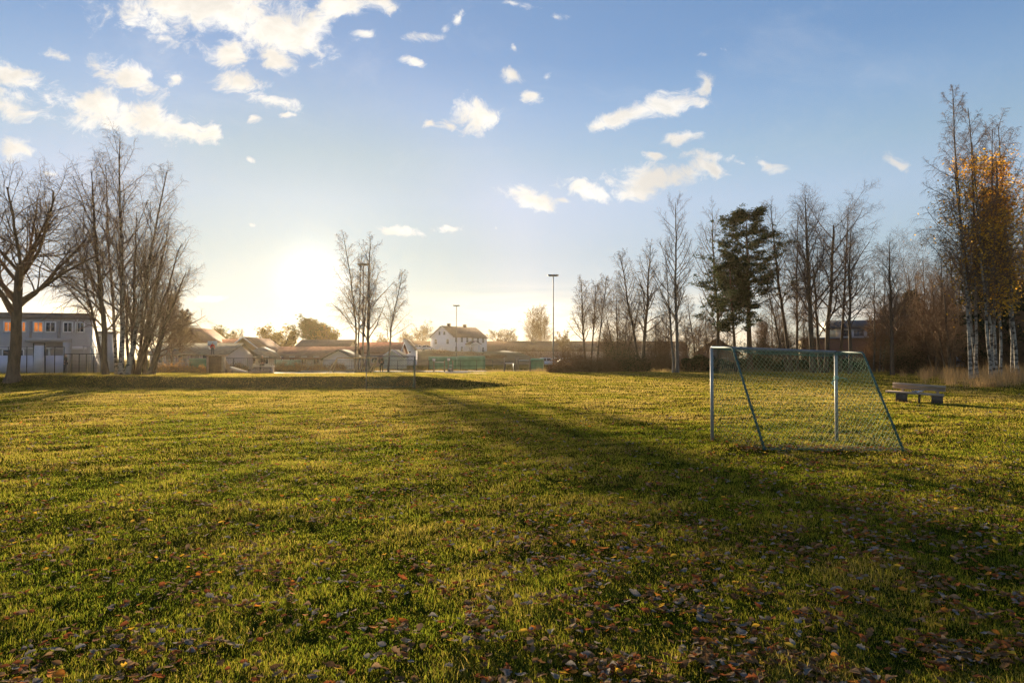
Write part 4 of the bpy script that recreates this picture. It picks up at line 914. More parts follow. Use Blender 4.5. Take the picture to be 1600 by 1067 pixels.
low('red roofed low wing to the left of the brown gabled house', 322, 356, 116, 546, 531, 9, clad('wall_brown', (.20, .12, .07)), REDROOF, over=.4)
low('pale hip roofed house with white windows behind the seated person', 367, 428, 95, 558, 542, 7, CREAM, GREENROOF, wrow(.35, 3, 1.75, .8, .75, .95, WHITE, GLASS, (1, 0)), hip=True, over=.5)
low('long low building with pale brown roof under the golden trees', 429, 545, 98, 559, 543, 8, CREAM, BROWNROOF, wrow(.4, 6, 1.75, .7, .7, 1., WHITE, GLASS, (1, 0)), over=.5)
low('second roof ridge rising behind the long low building, below the sun', 462, 540, 125, 545, 532, 10, CREAM, DARKROOF, over=.5)
low('pale shed like house just left of the birches near the swing', 505, 553, 92, 560, 548, 6, PALEW, GREENROOF, ridge='y', over=.4)
low('red roofed house half hidden by the birches near the swing', 556, 622, 120, 551, 536, 9, PINKW, REDROOF, wrow(.6, 3, 2.2, .9, .8, .9), over=.4, fasc=WHITE)
low('small pale green shed with white bargeboard behind the standing person', 599, 627, 96, 557, 548, 5, clad('wall_pale_green', (.50, .55, .46), .15), GREENROOF, ridge='y', over=.25, fasc=WHITE)
low('white gabled garage with two small dark windows beside the mound', 619, 646, 150, 545, 531.5, 6, WHITE, DARKROOF, [('f', 2.0, 1.55+1.2, .5, .3, WHITE, GLASS, (0, 0), .04), ('f', 2.75, 1.55+1.2, .5, .3, WHITE, GLASS, (0, 0), .04)], ridge='y', over=.3, fasc=WHITE)
# --- the earth mound and the white farmhouse on it
def mound_h(x, y):
    a = np.sqrt(((x+18)/33)**2 + ((y-203)/46)**2); return 3.7*(1 - sm(.48, 1.0, a)) + .45*np.exp(-(((x+18)/4)**2 + ((y-176)/4)**2)) + .22*np.sin(x*.7+.3*np.sin(y))*np.sin(y*.3)*(a < .95) + .3*np.sin(x*.23+1)*(a < .8)
gx_, gy_ = np.meshgrid(np.linspace(-56, 20, 90), np.linspace(150, 256, 70)); hh = gz(gx_, gy_) - .25 + mound_h(gx_, gy_)
ii = np.arange(gx_.size).reshape(gx_.shape)
tag(obj('mound', mesh_np('mound', np.stack([gx_, gy_, hh], -1), [np.stack([ii[:-1, :-1], ii[:-1, 1:], ii[1:, 1:], ii[1:, :-1]], -1).reshape(-1, 4)], smooth=True), mat('earth_brown', (.07, .05, .028), 1, .4, .35, .8, col2=(.15, .12, .05), detail=10.)), kind='structure')
mz = lambda x, y: gzf(x, y) - .25 + float(mound_h(x, y))
D0 = 200; x0 = X(708, D0); fz = Z(553, D0); L_ = 16.; B_ = 9.; EV = Z(525.5, D0)-fz; RS = 3.1
wf = []
for k in range(6): wf.append(('f', .9+k*2.55, 3.55, .85, 1.35, WHITE, GLASS, (1, 1), .10))
for k in (0, 1, 5): wf.append(('f', .9+k*2.55, .75, .85, 1.4, WHITE, GLASS, (1, 1), .10))
for y_ in (1.7, 6.4): wf.append(('l', y_, 3.0, .85, 1.35, WHITE, GLASS, (1, 1), .10))
for y_ in (3.1, 5.0): wf.append(('l', y_, 5.7, .7, 1.0, WHITE, GLASS, (1, 0), .08))
HW = clad('farmhouse_white', (.74, .74, .76), .16, 2, .03)
fh = house('big white farmhouse with two chimneys and columned porch on the brown mound', 'house', (x0, D0, fz), math.radians(54), L_, B_, EV, RS, HW, tiles('farm_roof', (.13, .105, .09)), wins=wf, chim=[(3.2, 4.5, .8, .8), (10.6, 4.5, .8, .8)], over=.35, fasc=WHITE, base=-1.5)
MB().box(-.05, 0, .3, 8.7, 2.5, 2.62).build('trim_band', WHITE, fh)
pc = thing_part = MB().prism([(5.6, 2.75), (10.6, 2.75), (10.6, 2.9), (8.1, 3.75), (5.6, 2.9)], 'y', -2.0, -.01).build('porch', WHITE, fh)
MB().prism([(5.35, 2.92), (8.1, 3.85), (10.85, 2.92), (10.85, 3.02), (8.1, 3.97), (5.35, 3.02)], 'y', -2.15, -.012).build('porch_roof', tiles('farm_roof', (.13, .105, .09)), pc)
for cx_ in (5.75, 7.3, 8.9, 10.45): MB().box(cx_-.1, cx_+.1, -1.95, -1.75, 0, 2.75).build('column', WHITE, pc)
MB().box(5.6, 10.6, -2.0, 0, -.5, .0).build('porch_floor', GREY_TRIM, pc)
MB().box(7.6, 8.6, -.06, 0, .02, 2.1).build('door', mat('door_brown', (.12, .07, .05)), fh)
# --- long barn behind
d = 260; bx0 = X(628, d); bz = gzf(0, d)
house('very long low barn with brown roof stretching behind the farmhouse and bushes', 'barn', (bx0, d, bz), 0, X(1075, d)-bx0, 14, Z(547.5, d)-bz, Z(533.5, d+7)-Z(547.5, d), PINKW, tiles('barn_roof', (.115, .075, .055)), over=.6, name='barn', wins=wrow(3, 11, 9.2, 1.6, 1.3, 1.2, WHITE, GLASS),
      chim=[(X(790, d)-bx0, 7, 1.2, .9), (X(833, d)-bx0, 7, 1.2, 1.0), (X(890, d)-bx0, 7, 1.2, .9)])
# --- right: brown roofed house and brick building
low('dark brown roofed house with gable end behind the pines', 1086, 1152, 105, 552, 531, 10, clad('wall_dull_brown', (.17, .13, .11), .18), tiles('roof_dark_brown', (.10, .07, .05)), wrow(.8, 2, 3., 1.0, .4, 1.1, WHITE, GLASS, (1, 0)), ridge='y', over=.5, rot=math.radians(-17))
d = 96; x0 = X(1256, d); z0 = gzf(x0, d); BW = 11.9
BR = mat('brick_dark', (.17, .075, .05), .9, .25, 14., .3)
t = thing('brick_building', 'dark red brick building with white upper storey and sunlit yellow end wall behind the trees', 'building', (x0, d, z0), math.radians(-19))
h1 = Z(529.5, d)-z0; h2 = Z(517.5, d)-z0; h3 = Z(500.5, d)-z0
MB().box(0, BW, 0, 12, -.5, h1).build('wall', BR, t)
MB().box(-.06, -.003, .2, 11.8, -.4, h1-.1).build('end_wall', mat('wall_sun_yellow', (.70, .55, .32), .8, .08, 2.), t)  # sunlight on this side is put into its yellow colour, over the brick
MB().box(-.2, BW+.2, -.25, 12.2, h1+.003, h1+.18).build('ledge', GREY_TRIM, t)
MB().box(4.2, BW-1.2, 1.2, 11, h1+.18, h2+.3).build('upper_wall', mat('panel_white', (.66, .68, .72), .4, .06, 1.5), t)
ux = MB(); ux.prism([(.6, h2+.3), (11.6, h2+.3), (11.3, h3), (2.2, h3)], 'x', 3.2, BW-.2); ux.build('roof', mat('metal_roof_dark', (.10, .10, .105), .55, .2, 3., metal=.2), t)
for k in range(5):
    window_o = MB().box(4.9+k*1.65, 6.1+k*1.65, 1.13, 1.2, h1+.35, h2+.1).build('window', GLASS_L if k % 2 else GLASS, t)
for k in range(4):
    w_ = MB().box(2.4+k*2.9, 3.5+k*2.9, -.04, 0, 1.0, 2.2).build('window', GLASS, t)
MB().box(3.2, 4.15, .3, 1.1, h1+.19, h1+1.1).build('roof_box', mat('wall_sun_yellow', (.70, .55, .32)), t)
# --- small pale sign or bin in the wood
x, y, z = at(1505, 60); t = thing('waste_bin', 'small blue and white bin standing between trunks at the wood edge', 'bin', (x, y, z+.25))
MB().box(-.42, .42, -.35, .35, .12, 1.05).build('body', mat('bin_blue', (.20, .33, .58), .5, .1, 3.), t); MB().box(-.46, .46, -.40, .39, 1.052, 1.16).box(-.40, .40, -.37, -.352, .65, 1.0).build('lid', WHITE, t)
for sx_ in (-.3, .3): MB().tube([(sx_-.05, .3, .08), (sx_+.05, .3, .08)], .1, 10).build('wheel', mat('rubber', (.02, .02, .02)), t)
# ---------------------------------------------------------------- football goals
ALU = mat('goal_post_white', (.38, .375, .35), .55, .12, 5., metal=.15, spec=.4)
ALU_SHADE = mat('goal_bar_shaded', (.20, .19, .18), .6, .2, 5.)  # darker copy of the post metal: the bar's shade is in its grey
GREENP = mat('goal_stay_green', (.055, .115, .10), .6, .35, 16.)
NET = mat('net_green', (.11, .22, .15), .7, .25, 3., trans=.35)
NET_P = mat('net_pale', (.24, .36, .24), .7, .2, 3., trans=.35)
def net_panel(mb, c, nu, nv, rad, sag=.06, seed=0, diag=True):
    """net between four corners (a,b,c,d): strands along both diagonals"""
    a, b, cc, dd = [np.array(p, float) for p in c]; n = np.cross(b-a, dd-a); n = n/np.linalg.norm(n)
    r = np.random.default_rng(seed); ph = r.uniform(0, 6, 4)
    def pt(s, t):
        s = np.asarray(s)[..., None]; t = np.asarray(t)[..., None]
        p = (a*(1-s)+b*s)*(1-t) + (dd*(1-s)+cc*s)*t
        w = np.sin(PI*np.clip(s, 0, 1))*np.sin(PI*np.clip(t, 0, 1))
        return p + n*(sag*w*(1+.35*np.sin(7*s+ph[0])+.3*np.sin(9*t+ph[1]))) + np.array([0, 0, -1.])*sag*.5*w*(1+np.sin(11*s+ph[2])*.4)
    def strand(s0, t0, s1, t1):
        k = max(3, int(10*max(abs(s1-s0), abs(t1-t0)))+2); q = np.linspace(0, 1, k); mb.tube(pt(s0+(s1-s0)*q, t0+(t1-t0)*q), rad, 3)
    asp = nu/nv
    if diag:
        N_ = nu + nv
        for i in range(1, N_):
            # in cell units: lines u+v=i and u-v=i-nv
            s0, t0 = (i, 0) if i <= nu else (nu, i-nu); s1, t1 = (0, i) if i <= nv else (i-nv, nv)
            strand(s0/nu, t0/nv, s1/nu, t1/nv)
            j = i - nv; s0, t0 = (j, 0) if j >= 0 else (0, -j); s1, t1 = (j+nv, nv) if j+nv <= nu else (nu, nu-j)
            strand(s0/nu, t0/nv, s1/nu, t1/nv)
    else:
        for i in range(nu+1): strand(i/nu, 0, i/nu, 1)
        for i in range(nv+1): strand(0, i/nv, 1, i/nv)
def goal(label, FL, FR, depth, top_depth, H, group, cell=.11, rad=.0024, pr=.036, stays=GREENP, zl=0, zr=0, cat='goal', net_m=NET, backnet=None, side=1, pm=None):
    FL = np.array(FL, float); FR = np.array(FR, float); u = (FR-FL)/np.linalg.norm(FR-FL); v = np.array([u[1], -u[0]])*side
    o = np.array([*(FL+FR)/2, gzf(*((FL+FR)/2))])
    t = thing('goal', label, cat, tuple(o), 0, group)
    def P(q, z): return np.array([q[0]-o[0], q[1]-o[1], z])
    gl, gr = gzf(*FL)-o[2], gzf(*FR)-o[2]; BL, BR = FL+v*depth, FR+v*depth; TL, TR = FL+v*top_depth, FR+v*top_depth
    hl, hr = gl+H, gr+H+zr; bl, br = gzf(*BL)-o[2]+.03, gzf(*BR)-o[2]+.03
    MB().tube([P(FL, gl-.05), P(FL, hl)], pr, 12).build('post', pm or ALU, t, smooth=False); MB().tube([P(FR, gr-.05), P(FR, hr)], pr, 12).build('post', pm or ALU, t)
    MB().tube([P(FL, hl), P(FR, hr)], pr, 12).build('crossbar', ALU_SHADE, t)
    for F_, T_, B_, h_, b_ in ((FL, TL, BL, hl, bl), (FR, TR, BR, hr, br)):
        MB().tube([P(F_, h_), P(T_, h_-.01), P(T_+v*.05, h_-.05), P(B_, b_)], .021, 8).build('stay', stays, t)
    # spiralled lashing of net cord round the stays
    lash = MB()
    for T_, B_, h_, b_ in ((TL, BL, hl, bl), (TR, BR, hr, br)):
        q = np.linspace(0, 1, 220); a_, b2 = P(T_+v*.05, h_-.05), P(B_, b_); c_ = a_[None]*(1-q[:, None]) + b2[None]*q[:, None]
        th = q*150; e1 = np.array([u[0], u[1], 0]); e2 = np.cross((b2-a_)/np.linalg.norm(b2-a_), e1)
        lash.tube(c_ + .026*(np.cos(th)[:, None]*e1 + np.sin(th)[:, None]*e2) + np.random.default_rng(4).normal(0, .004, (220, 3)), .007, 4)
    lash.build('net_lashing', net_m, t)
    W_ = np.linalg.norm(FR-FL); Ls = np.linalg.norm(P(TL, hl)-P(BL, bl))
    n = MB(); net_panel(n, (P(TL, hl-.03), P(TR, hr-.03), P(BR, br), P(BL, bl)), int(W_/cell), int(Ls/cell), rad, .20, 1)
    n.build('back_net', backnet or net_m, t)
    n = MB(); net_panel(n, (P(FL, hl-.03), P(FR, hr-.03), P(TR, hr-.03), P(TL, hl-.03)), int(W_/cell), max(2, int(top_depth/cell)), rad, .07, 2); n.build('top_net', net_m, t)
    for i, (F_, T_, B_, g_, h_, b_) in enumerate(((FL, TL, BL, gl, hl, bl), (FR, TR, BR, gr, hr, br))):
        n = MB(); net_panel(n, (P(F_+v*.03, h_-.03), P(T_, h_-.03), P(B_, b_), P(F_+v*.03, g_+.03)), int((depth+top_depth)/2/cell), int(H/cell), rad, .03*(1 if i else -1), 3+i); n.build('side_net', net_m, t)
    # the net's hem lies in folds on the ground
    n = MB(); r = np.random.default_rng(9)
    for k in range(5):
        q = np.linspace(0, 1, 40); p_ = P(BL, bl)[None]*(1-q[:, None]) + P(BR, br)[None]*q[:, None]
        p_ = p_ + np.stack([0*q, 0*q, .035*np.abs(np.sin(q*23+k)) + r.normal(0, .008, 40)], -1) + np.array([*v, 0])[None]*((.05+.03*k)*np.sin(q*(7+3*k)+k*1.7)[:, None] + .06*k/5)
        n.tube(p_, .003, 4)
    n.build('net_hem', net_m, t)
    return t, P, (FL, FR, u, v, hl, hr, gl, gr)
G = 'small football goals on the field'
g1, P1, q1 = goal('near football goal with white posts and green net, seen from behind', (X(1112, 14.6), 14.6), (X(1306, 15.3), 15.3), 1.9, .8, 1.98, G, cell=.10, rad=.0022, zr=.0, backnet=NET_P)
FL, FR, u_, v_, hl, hr, gl, gr = q1
kn = MB()
for k in range(4):
    th = np.linspace(0, 2*PI, 14); zc = gr + 1.38 + .02*k
    kn.tube(P1(FR, 0)[None] + np.stack([np.cos(th)*.05, np.sin(th)*.05, zc + 0*th + .01*np.sin(th*2)], -1), .006, 4)
kn.tube([P1(FR, gr+1.40), P1(FR, gr+1.41)+np.array([.16, -.03, 0]), P1(FR, gr+1.40)+np.array([.24, -.05, -.03])], .006, 4); kn.tube([P1(FR, gr+1.36)+np.array([-.05, -.03, 0]), P1(FR, gr+1.30)+np.array([-.12, -.05, 0]), P1(FR, gr+1.24)+np.array([-.08, -.05, 0])], .014, 5)
kn.build('tied_cord', mat('net_cord', (.35, .62, .54), .7, .2, 8.), g1)
goal('distant football goal with thin net standing before the grassy bank', (X(572.5, 38.6), 38.6), (X(648.5, 39.2), 39.2), 1.0, .35, 1.86, G, cell=.16, rad=.004, side=-1, pr=.028, pm=mat('goal_post_shaded', (.13, .125, .115), .7, .2, 5.))  # far posts carry their shade in a darker post colour
GN = mat('screen_green', (.15, .27, .20), .8, .2, 1.2, trans=.55, spec=.05)
def hooped(label, px0, px1, d, h, grp):
    """goal frame wholly covered with a green net cover"""
    x0, x1 = X(px0, d), X(px1, d); xm = (x0+x1)/2; z = gzf(xm, d); w = (x1-x0)/2
    t = thing('covered_goal', label, 'goal', (xm, d, z), 0, grp)
    def prof(k): return [(-.75, -.02), (-.75, h*.75), (-.6, h*.95), (-.3, h), (.05, h), (.05, -.02)]
    xs_ = np.linspace(-w, w, 13); pr = np.array(prof(0)); V = []; r = np.random.default_rng(5)
    for xx in xs_:
        k = 1 - .12*(abs(xx)/w)**6
        for p in pr: V.append((xx, p[0]*k + r.normal(0, .03), p[1]*k))
    V = np.array(V); m_ = len(pr); i = np.arange(12)[:, None]*m_ + np.arange(m_-1)[None]
    q = np.stack([i, i+1, i+1+m_, i+m_], -1).reshape(-1, 4)
    obj('net', mesh_np('net', V, [q, [list(range(m_)), list(range(12*m_+m_-1, 12*m_-1, -1))]], smooth=False), GN, t)
    MB().tube([(-w, -.77, 0), (-w, -.77, h*.97), (w, -.77, h*.97), (w, -.77, 0)], .05, 8).build('frame', mat('frame_pale_green', (.30, .52, .42), .5, .1, 3.), t)
grp = 'green covered goals beyond the fence'
hooped('green covered goal to the left of the short mast foot', 671, 714, 96, 1.75, grp); hooped('wide green covered goal below the farmhouse porch', 715, 758, 95, 1.8, grp); hooped('dull green covered goal behind the exercise bars', 829, 849, 92, 1.5, grp)
# ---------------------------------------------------------------- bench
d = 27.3; xa, ya = X(1447, 27.9), 27.9
WOODB = mat('bench_wood', (.34, .25, .175), .8, .35, 9., .5, stretch=(.15, 1, 1)); CONC = mat('bench_block', (.11, .085, .065), .95, .3, 8., .5)
t = thing('bench', 'weathered wooden bench on two heavy blocks on the grass before the wood', 'bench', (X(1430, 27.3), 27.3, gzf(X(1430, 27.3), 27.3)+.01), 0)
t.rotation_euler = (0, math.radians(3.2), math.radians(-33))
for z0 in (.49, .615): MB().prism([(.25, z0), (.31, z0), (.345, z0+.115), (.285, z0+.115)], 'x', -.86, .98).build('back_slat', WOODB, t)
for y0, xa_ in ((-.40, -1.06), (-.20, -1.02), (0., -.98)): MB().box(xa_, .94, y0, y0+.185, .33, .40).build('seat_plank', WOODB, t)
for xx in (-.50, .72):
    MB().prism([(-.34, -.03), (.22, -.03), (.27, .10), (.24, .328), (-.36, .328), (-.46, .26)], 'x', xx-.19, xx+.19).build('block', CONC, t)
    MB().bar((xx, .235, .30), (xx, .345, .70), .10, .06).build('back_post', WOODB, t)
MB().box(.08, .15, -.25, .1, -.03, .328).build('middle_leg', CONC, t)
b = thing('paper_bag', 'crumpled pale scrap lying on the bench seat', 'litter', (t.location.x+.02, t.location.y-.1, t.location.z+.415), .4)
r = np.random.default_rng(8); gxx, gyy = np.meshgrid(np.linspace(-.22, .22, 9), np.linspace(-.11, .11, 6)); gzz = np.abs(r.normal(.035, .025, gxx.shape)); i = np.arange(54).reshape(6, 9)
obj('scrap', mesh_np('scrap', np.stack([gxx + r.normal(0, .015, gxx.shape), gyy + r.normal(0, .012, gxx.shape), gzz], -1), [np.stack([i[:-1, :-1], i[:-1, 1:], i[1:, 1:], i[1:, :-1]], -1).reshape(-1, 4)]), mat('scrap_pale', (.62, .64, .68), .6, .1, 5., trans=.2), b)
# ---------------------------------------------------------------- floodlight masts
STEEL = mat('mast_steel', (.20, .19, .18), .5, .15, 2., metal=.4); LAMPH = mat('lamp_head', (.10, .10, .10), .5, .2, 3., spec=.4)
def mast(label, px, d, top, w):
    x, y, z = at(px, d); H = Z(top, d) - z
    t = thing('floodlight_mast', label, 'mast', (x, y, z), 0, 'floodlight masts around the field')
    P_ = [(0, 0, -.2), (0, 0, H*.33), (0, 0, H*.34), (0, 0, H*.66), (0, 0, H*.67), (0, 0, H)]
    MB().tube(P_, [.115, .115, .10, .10, .08, .07], 10).build('pole', STEEL, t)
    MB().box(-w, w, -.05, .05, H-.06, H+.06).build('cross_arm', STEEL, t)
    for k in (-.8, -.27, .27, .8):
        l = MB().prism([(-.22, -.04), (.20, -.10), (.24, .0), (-.16, .10)], 'x', k*w-.24, k*w+.24); l.build('lamp', LAMPH, t).location = (0, 0, H+.10)
mast('floodlight mast rising among the birches near the swing', 567, 86, 414, .55); mast('shortest looking floodlight mast standing before the white farmhouse', 713, 150, 478, .62); mast('floodlight mast standing free against the sky beside the bushes', 864.5, 96, 431, .62)
# ---------------------------------------------------------------- playground
WOODP = mat('post_wood', (.24, .19, .145), .85, .3, 8., .4, stretch=(1, 1, .2)); WOODL = mat('timber_pale', (.42, .31, .16), .8, .2, 6.); SILV = mat('bar_steel', (.6, .6, .6), .3, .1, 3., metal=.8)
def posts(name, label, cat, d, pxs, bars, grp=None, extra=None):
    xm, y, z = at(sum(p[0] for p in pxs)/len(pxs), d); t = thing(name, label, cat, (xm, y, z), 0, grp)
    for px, top in pxs:
        x = X(px, d); g_ = gzf(x, d) - z
        MB().tube([(x-xm, 0, g_-.2), (x-xm, 0, Z(top, d)-z)], .07, 10).build('post', WOODP, t)
    for a, b_, za, zb_ in bars: MB().tube([(X(a, d)-xm, 0, Z(za, d)-z), (X(b_, d)-xm, 0, Z(zb_, d)-z)], .035, 8).build('bar', SILV, t)
    return t
G7 = 'outdoor exercise bars on the lawn edge'
t = posts('exercise_bars', 'exercise posts with white caps before the green covered goals', 'exercise bars', 71, [(678, 563), (694.5, 563.5), (700.5, 563), (707.5, 563)], [(678, 694.5, 566, 566), (700.5, 707.5, 571, 571)], G7)
xm = t.location.x; MB().box(X(676, 71)-xm, X(680, 71)-xm, -.2, .1, 1.2, 1.45).box(X(699, 71)-xm, X(703, 71)-xm, -.2, .1, 1.25, 1.5).build('cap', WHITE, t)
posts('exercise_bars', 'tall exercise posts with silver bar before the dull green covered goal', 'exercise bars', 69, [(788, 558.5), (806, 559), (809.5, 558), (828, 558.5)], [(788, 802, 567.5, 567.5), (802, 802.3, 567.5, 583), (809.5, 828, 563, 563)], G7)
def bollard(px, d, w, h, label):
    x, y, z = at(px, d); t = thing('play_stump', label, 'stump', (x, y, z)); MB().tube([(0, 0, -.1), (0, 0, h)], w, 10).build('stump', WOODP, t); MB().tube([(0, 0, h+.001), (0, 0, h+.05)], w*1.02, 10).build('cap', WHITE, t)
bollard(703, 70, .16, .42, 'low white topped stump at the foot of the exercise posts')
x, y, z = at(713, 60); t = thing('balance_beam', 'pale log lying on the bare soil before the exercise posts', 'log', (x, y, z+.07), .25); MB().tube([(-1.0, 0, .02), (1.0, 0, .02)], .09, 10).build('log', mat('log_pale', (.55, .45, .36), .8, .15, 5.), t); MB().box(-.7, -.5, -.12, .12, -.1, -.06).box(.5, .7, -.12, .12, -.1, -.06).build('foot', WOODP, t)
# swing frame
d = 70; xl, xr = X(527, d), X(591, d); xm = (xl+xr)/2; z = gzf(xm, d); HT = Z(559, d)-z
t = thing('swing_frame', 'timber swing frame with slanting legs among the birches', 'swing', (xm, d, z))
MB().tube([(xl-xm, 0, HT), (xr-xm, 0, HT)], .07, 10).build('beam', WOODL, t)
for sx_, bx_ in ((xl-xm, -.8), (xr-xm, -.9)):
    for by in (-.9, .9): MB().tube([(sx_, 0, HT-.02), (sx_+bx_, by, -.1)], .06, 8).build('leg', WOODL, t)
for k in (-.6, .75):
    mb = MB()
    for c in (-.22, .22): mb.tube([(k+c, 0, HT-.05), (k+c, 0, .45)], .012, 5)
    mb.build('chain', STEEL, t); MB().box(k-.26, k+.26, -.12, .12, .40, .44).build('seat', mat('rubber', (.02, .02, .02)), t)
# skate ramp, wedge and block
PLY = mat('ramp_boards', (.10, .06, .04), .85, .3, 5., .2); PLYE = mat('ramp_edge', (.30, .24, .18), .8, .2, 5.)
d = 59; x0, x1 = X(323, d), X(350, d); z = gzf((x0+x1)/2, d); w = x1-x0; h = Z(556.5, d)-z
t = thing('skate_ramp', 'tall dark boarded back of the skate ramp', 'ramp', (x0, d, z))
cv = [(0, 0), (0, h), (.5, h)] + [(.5+1.9*math.sin(a), h*(1-math.sin(a)) if False else h*(1-a/(PI/2))**1.8) for a in np.linspace(.15, PI/2, 8)]
MB().prism([(p[0], p[1]) for p in cv][::-1], 'x', .18, w-.18).build('body', PLY, t)
for xx in (0, w-.18): MB().box(xx, xx+.18, -.06, .3, -.1, h+.02).build('edge_post', PLYE, t)
MB().box(-.1, w+.1, -.10, .55, h+.021, h+.12).build('platform', PLYE, t)
d = 62; x0, x1 = X(351, d), X(384, d); z = gzf(x0, d); t = thing('skate_wedge', 'low sloping grey wedge beside the tall boarded ramp', 'ramp', (x0, d, z)); ww = x1-x0; hh_ = Z(573, d)-z
MB().prism([(0, -.1), (ww, -.1), (ww, .02), (0, hh_)], 'y', 0, 1.8).build('body', mat('wedge_grey', (.17, .165, .16), 1., .15, 3., spec=0), t); MB().bar((0, -.02, hh_+.02), (ww, -.02, .04), .04).build('edge', PLYE, t)
d = 60; x0, x1 = X(384, d), X(421, d); z = gzf(x0, d); t = thing('concrete_block', 'weathered concrete block with slab top that the person sits on', 'block', (x0, d, z)); ww = x1-x0; hb = Z(571.5, d)-z
MB().prism([(0, -.1), (ww, -.1), (ww, hb-.12), (.75, hb-.12), (.55, hb*.55), (.18, hb*.3)], 'y', 0, 1.2).build('body', mat('concrete_worn', (.24, .19, .16), .95, .3, 3., .5), t); MB().box(.55, ww+.03, -.08, 1.26, hb-.118, hb).build('slab', mat('concrete_pale', (.40, .35, .29), .9, .15, 4.), t)
SITZ = z + hb
# basketball board and green panels
d = 66; x, y, z = at(331, d); t = thing('basketball_hoop', 'pale blue basketball board above the tall boarded ramp', 'basketball hoop', (x, y, z))
MB().tube([(0, .25, -.1), (0, .25, Z(535, d)-z)], .06, 8).build('pole', STEEL, t); MB().box(-.42, .48, 0, .05, Z(540, d)-z, Z(533, d)-z).build('backboard', mat('board_blue', (.30, .42, .52), .5, .1, 4.), t)
rg = MB(); th = np.linspace(0, 2*PI, 17); rg.tube(np.stack([np.cos(th)*.22, -.25+np.sin(th)*.22, 0*th + Z(541, d)-z], -1), .02, 5); rg.build('rim', mat('rim_red', (.5, .05, .03)), t)
nt_ = MB(); 
for a in np.linspace(0, 2*PI, 11)[:-1]: nt_.tube([(math.cos(a)*.22, -.25+math.sin(a)*.22, Z(541, d)-z), (math.cos(a+.5)*.13, -.25+math.sin(a+.5)*.13, Z(546, d)-z)], .012, 4)
nt_.build('net', WHITE, t)
def panel(px0, px1, d, top, label, m):
    x0, x1 = X(px0, d), X(px1, d); z = gzf(x0, d); t = thing('screen_panel', label, 'fence panel', (x0, d, z)); h = Z(top, d)-z
    MB().box(.03, x1-x0-.03, -.02, .02, .15, h).build('mesh', m, t)
    MB().tube([(0, 0, -.1), (0, 0, h+.02), (x1-x0, 0, h+.02), (x1-x0, 0, -.1)], .035, 6).build('frame', mat('frame_pale_green', (.30, .52, .42)), t)
PG = mat('panel_green', (.08, .20, .11), .7, .2, 2., trans=.2)
panel(295, 324, 66, 560.5, 'green framed screen panel behind the golden bushes beside the ramp', PG); panel(429, 470, 86, 563, 'pale green screen panel behind the sunlit court', mat('panel_pale_green', (.22, .36, .24), .7, .2, 2., trans=.2))
# ---------------------------------------------------------------- fences
FENCE = mat('fence_dark', (.03, .033, .03), .6, .2, 4.); 
def fence(label, pts, h, m, n, rails=(1.,), mesh=None, pr=.035, group=None, name='fence'):
    a, b_ = np.array(pts[0], float), np.array(pts[1], float); L_ = np.linalg.norm(b_-a); dv = (b_-a)/L_; z = gzf(*a)
    t = thing(name, label, 'fence', (a[0], a[1], z), math.atan2(dv[1], dv[0]), group)
    zs = [gzf(*(a+dv*L_*k/n))-z for k in range(n+1)]
    for k in range(n+1): MB().tube([(L_*k/n, 0, zs[k]-.2), (L_*k/n, 0, zs[k]+h)], pr, 6).build('post', m, t)
    for f in rails: MB().tube([(L_*k/n, 0, zs[k]+h*f) for k in range(n+1)], pr*.8, 5).build('rail', m, t)
    if mesh:
        mb = MB(); st_, rr = mesh
        for k in range(int(L_/st_)+1): q = k*st_/L_*n; zi = np.interp(q, range(n+1), zs); mb.tube([(k*st_, 0, zi+.05), (k*st_, 0, zi+h)], rr, 3)
        for f in np.arange(.1, 1, .18): mb.tube([(L_*k/n, 0.01, zs[k]+h*f) for k in range(n+1)], rr, 3)
        mb.build('wire_mesh', m, t)
    return t
t = fence('pale sheeted fence with dark posts before the grey building', ((X(-60, 61), 61), (X(100, 61), 61)), 2.4, FENCE, 11, (1.,))
Lf = X(100, 61)-X(-60, 61)
MB().box(.05, Lf-.05, .05, .09, .05, 1.62).build('sheet', mat('fence_sheet', (.58, .58, .66), .6, .08, 1.), t)
fence('dark mesh fence between grey building and outside stair', ((X(101, 60), 60), (X(158, 60), 60)), 1.75, FENCE, 5, (1.,), (.12, .005))
gt = thing('gate', 'tall steel gate frame standing in the pale sheeted fence', 'gate', (X(52, 60.3), 60.3, gzf(X(52, 60.3), 60.3)))
MB().tube([(0, 0, -.1), (0, 0, 2.7), (1.0, 0, 2.7), (1.0, 0, -.1)], .05, 6).build('frame', FENCE, gt); MB().box(.08, .92, -.02, .02, .1, 2.5).build('leaf', mat('gate_sheet', (.66, .62, .62), .6, .1, 2.), gt)
fence('dark wire fence running past the low school building', ((X(160, 74), 74), (X(430, 78), 78)), 1.5, FENCE, 12, (1.,), (.2, .006))
fence('dark post and rail fence behind the swing and exercise bars', ((X(480, 84), 84), (X(770, 80), 80)), 1.25, FENCE, 12, (1., .5))
fence('dark barred fence behind the tall exercise posts', ((X(770, 79), 79), (X(850, 76), 76)), 1.1, FENCE, 4, (1., .12), (.14, .008))
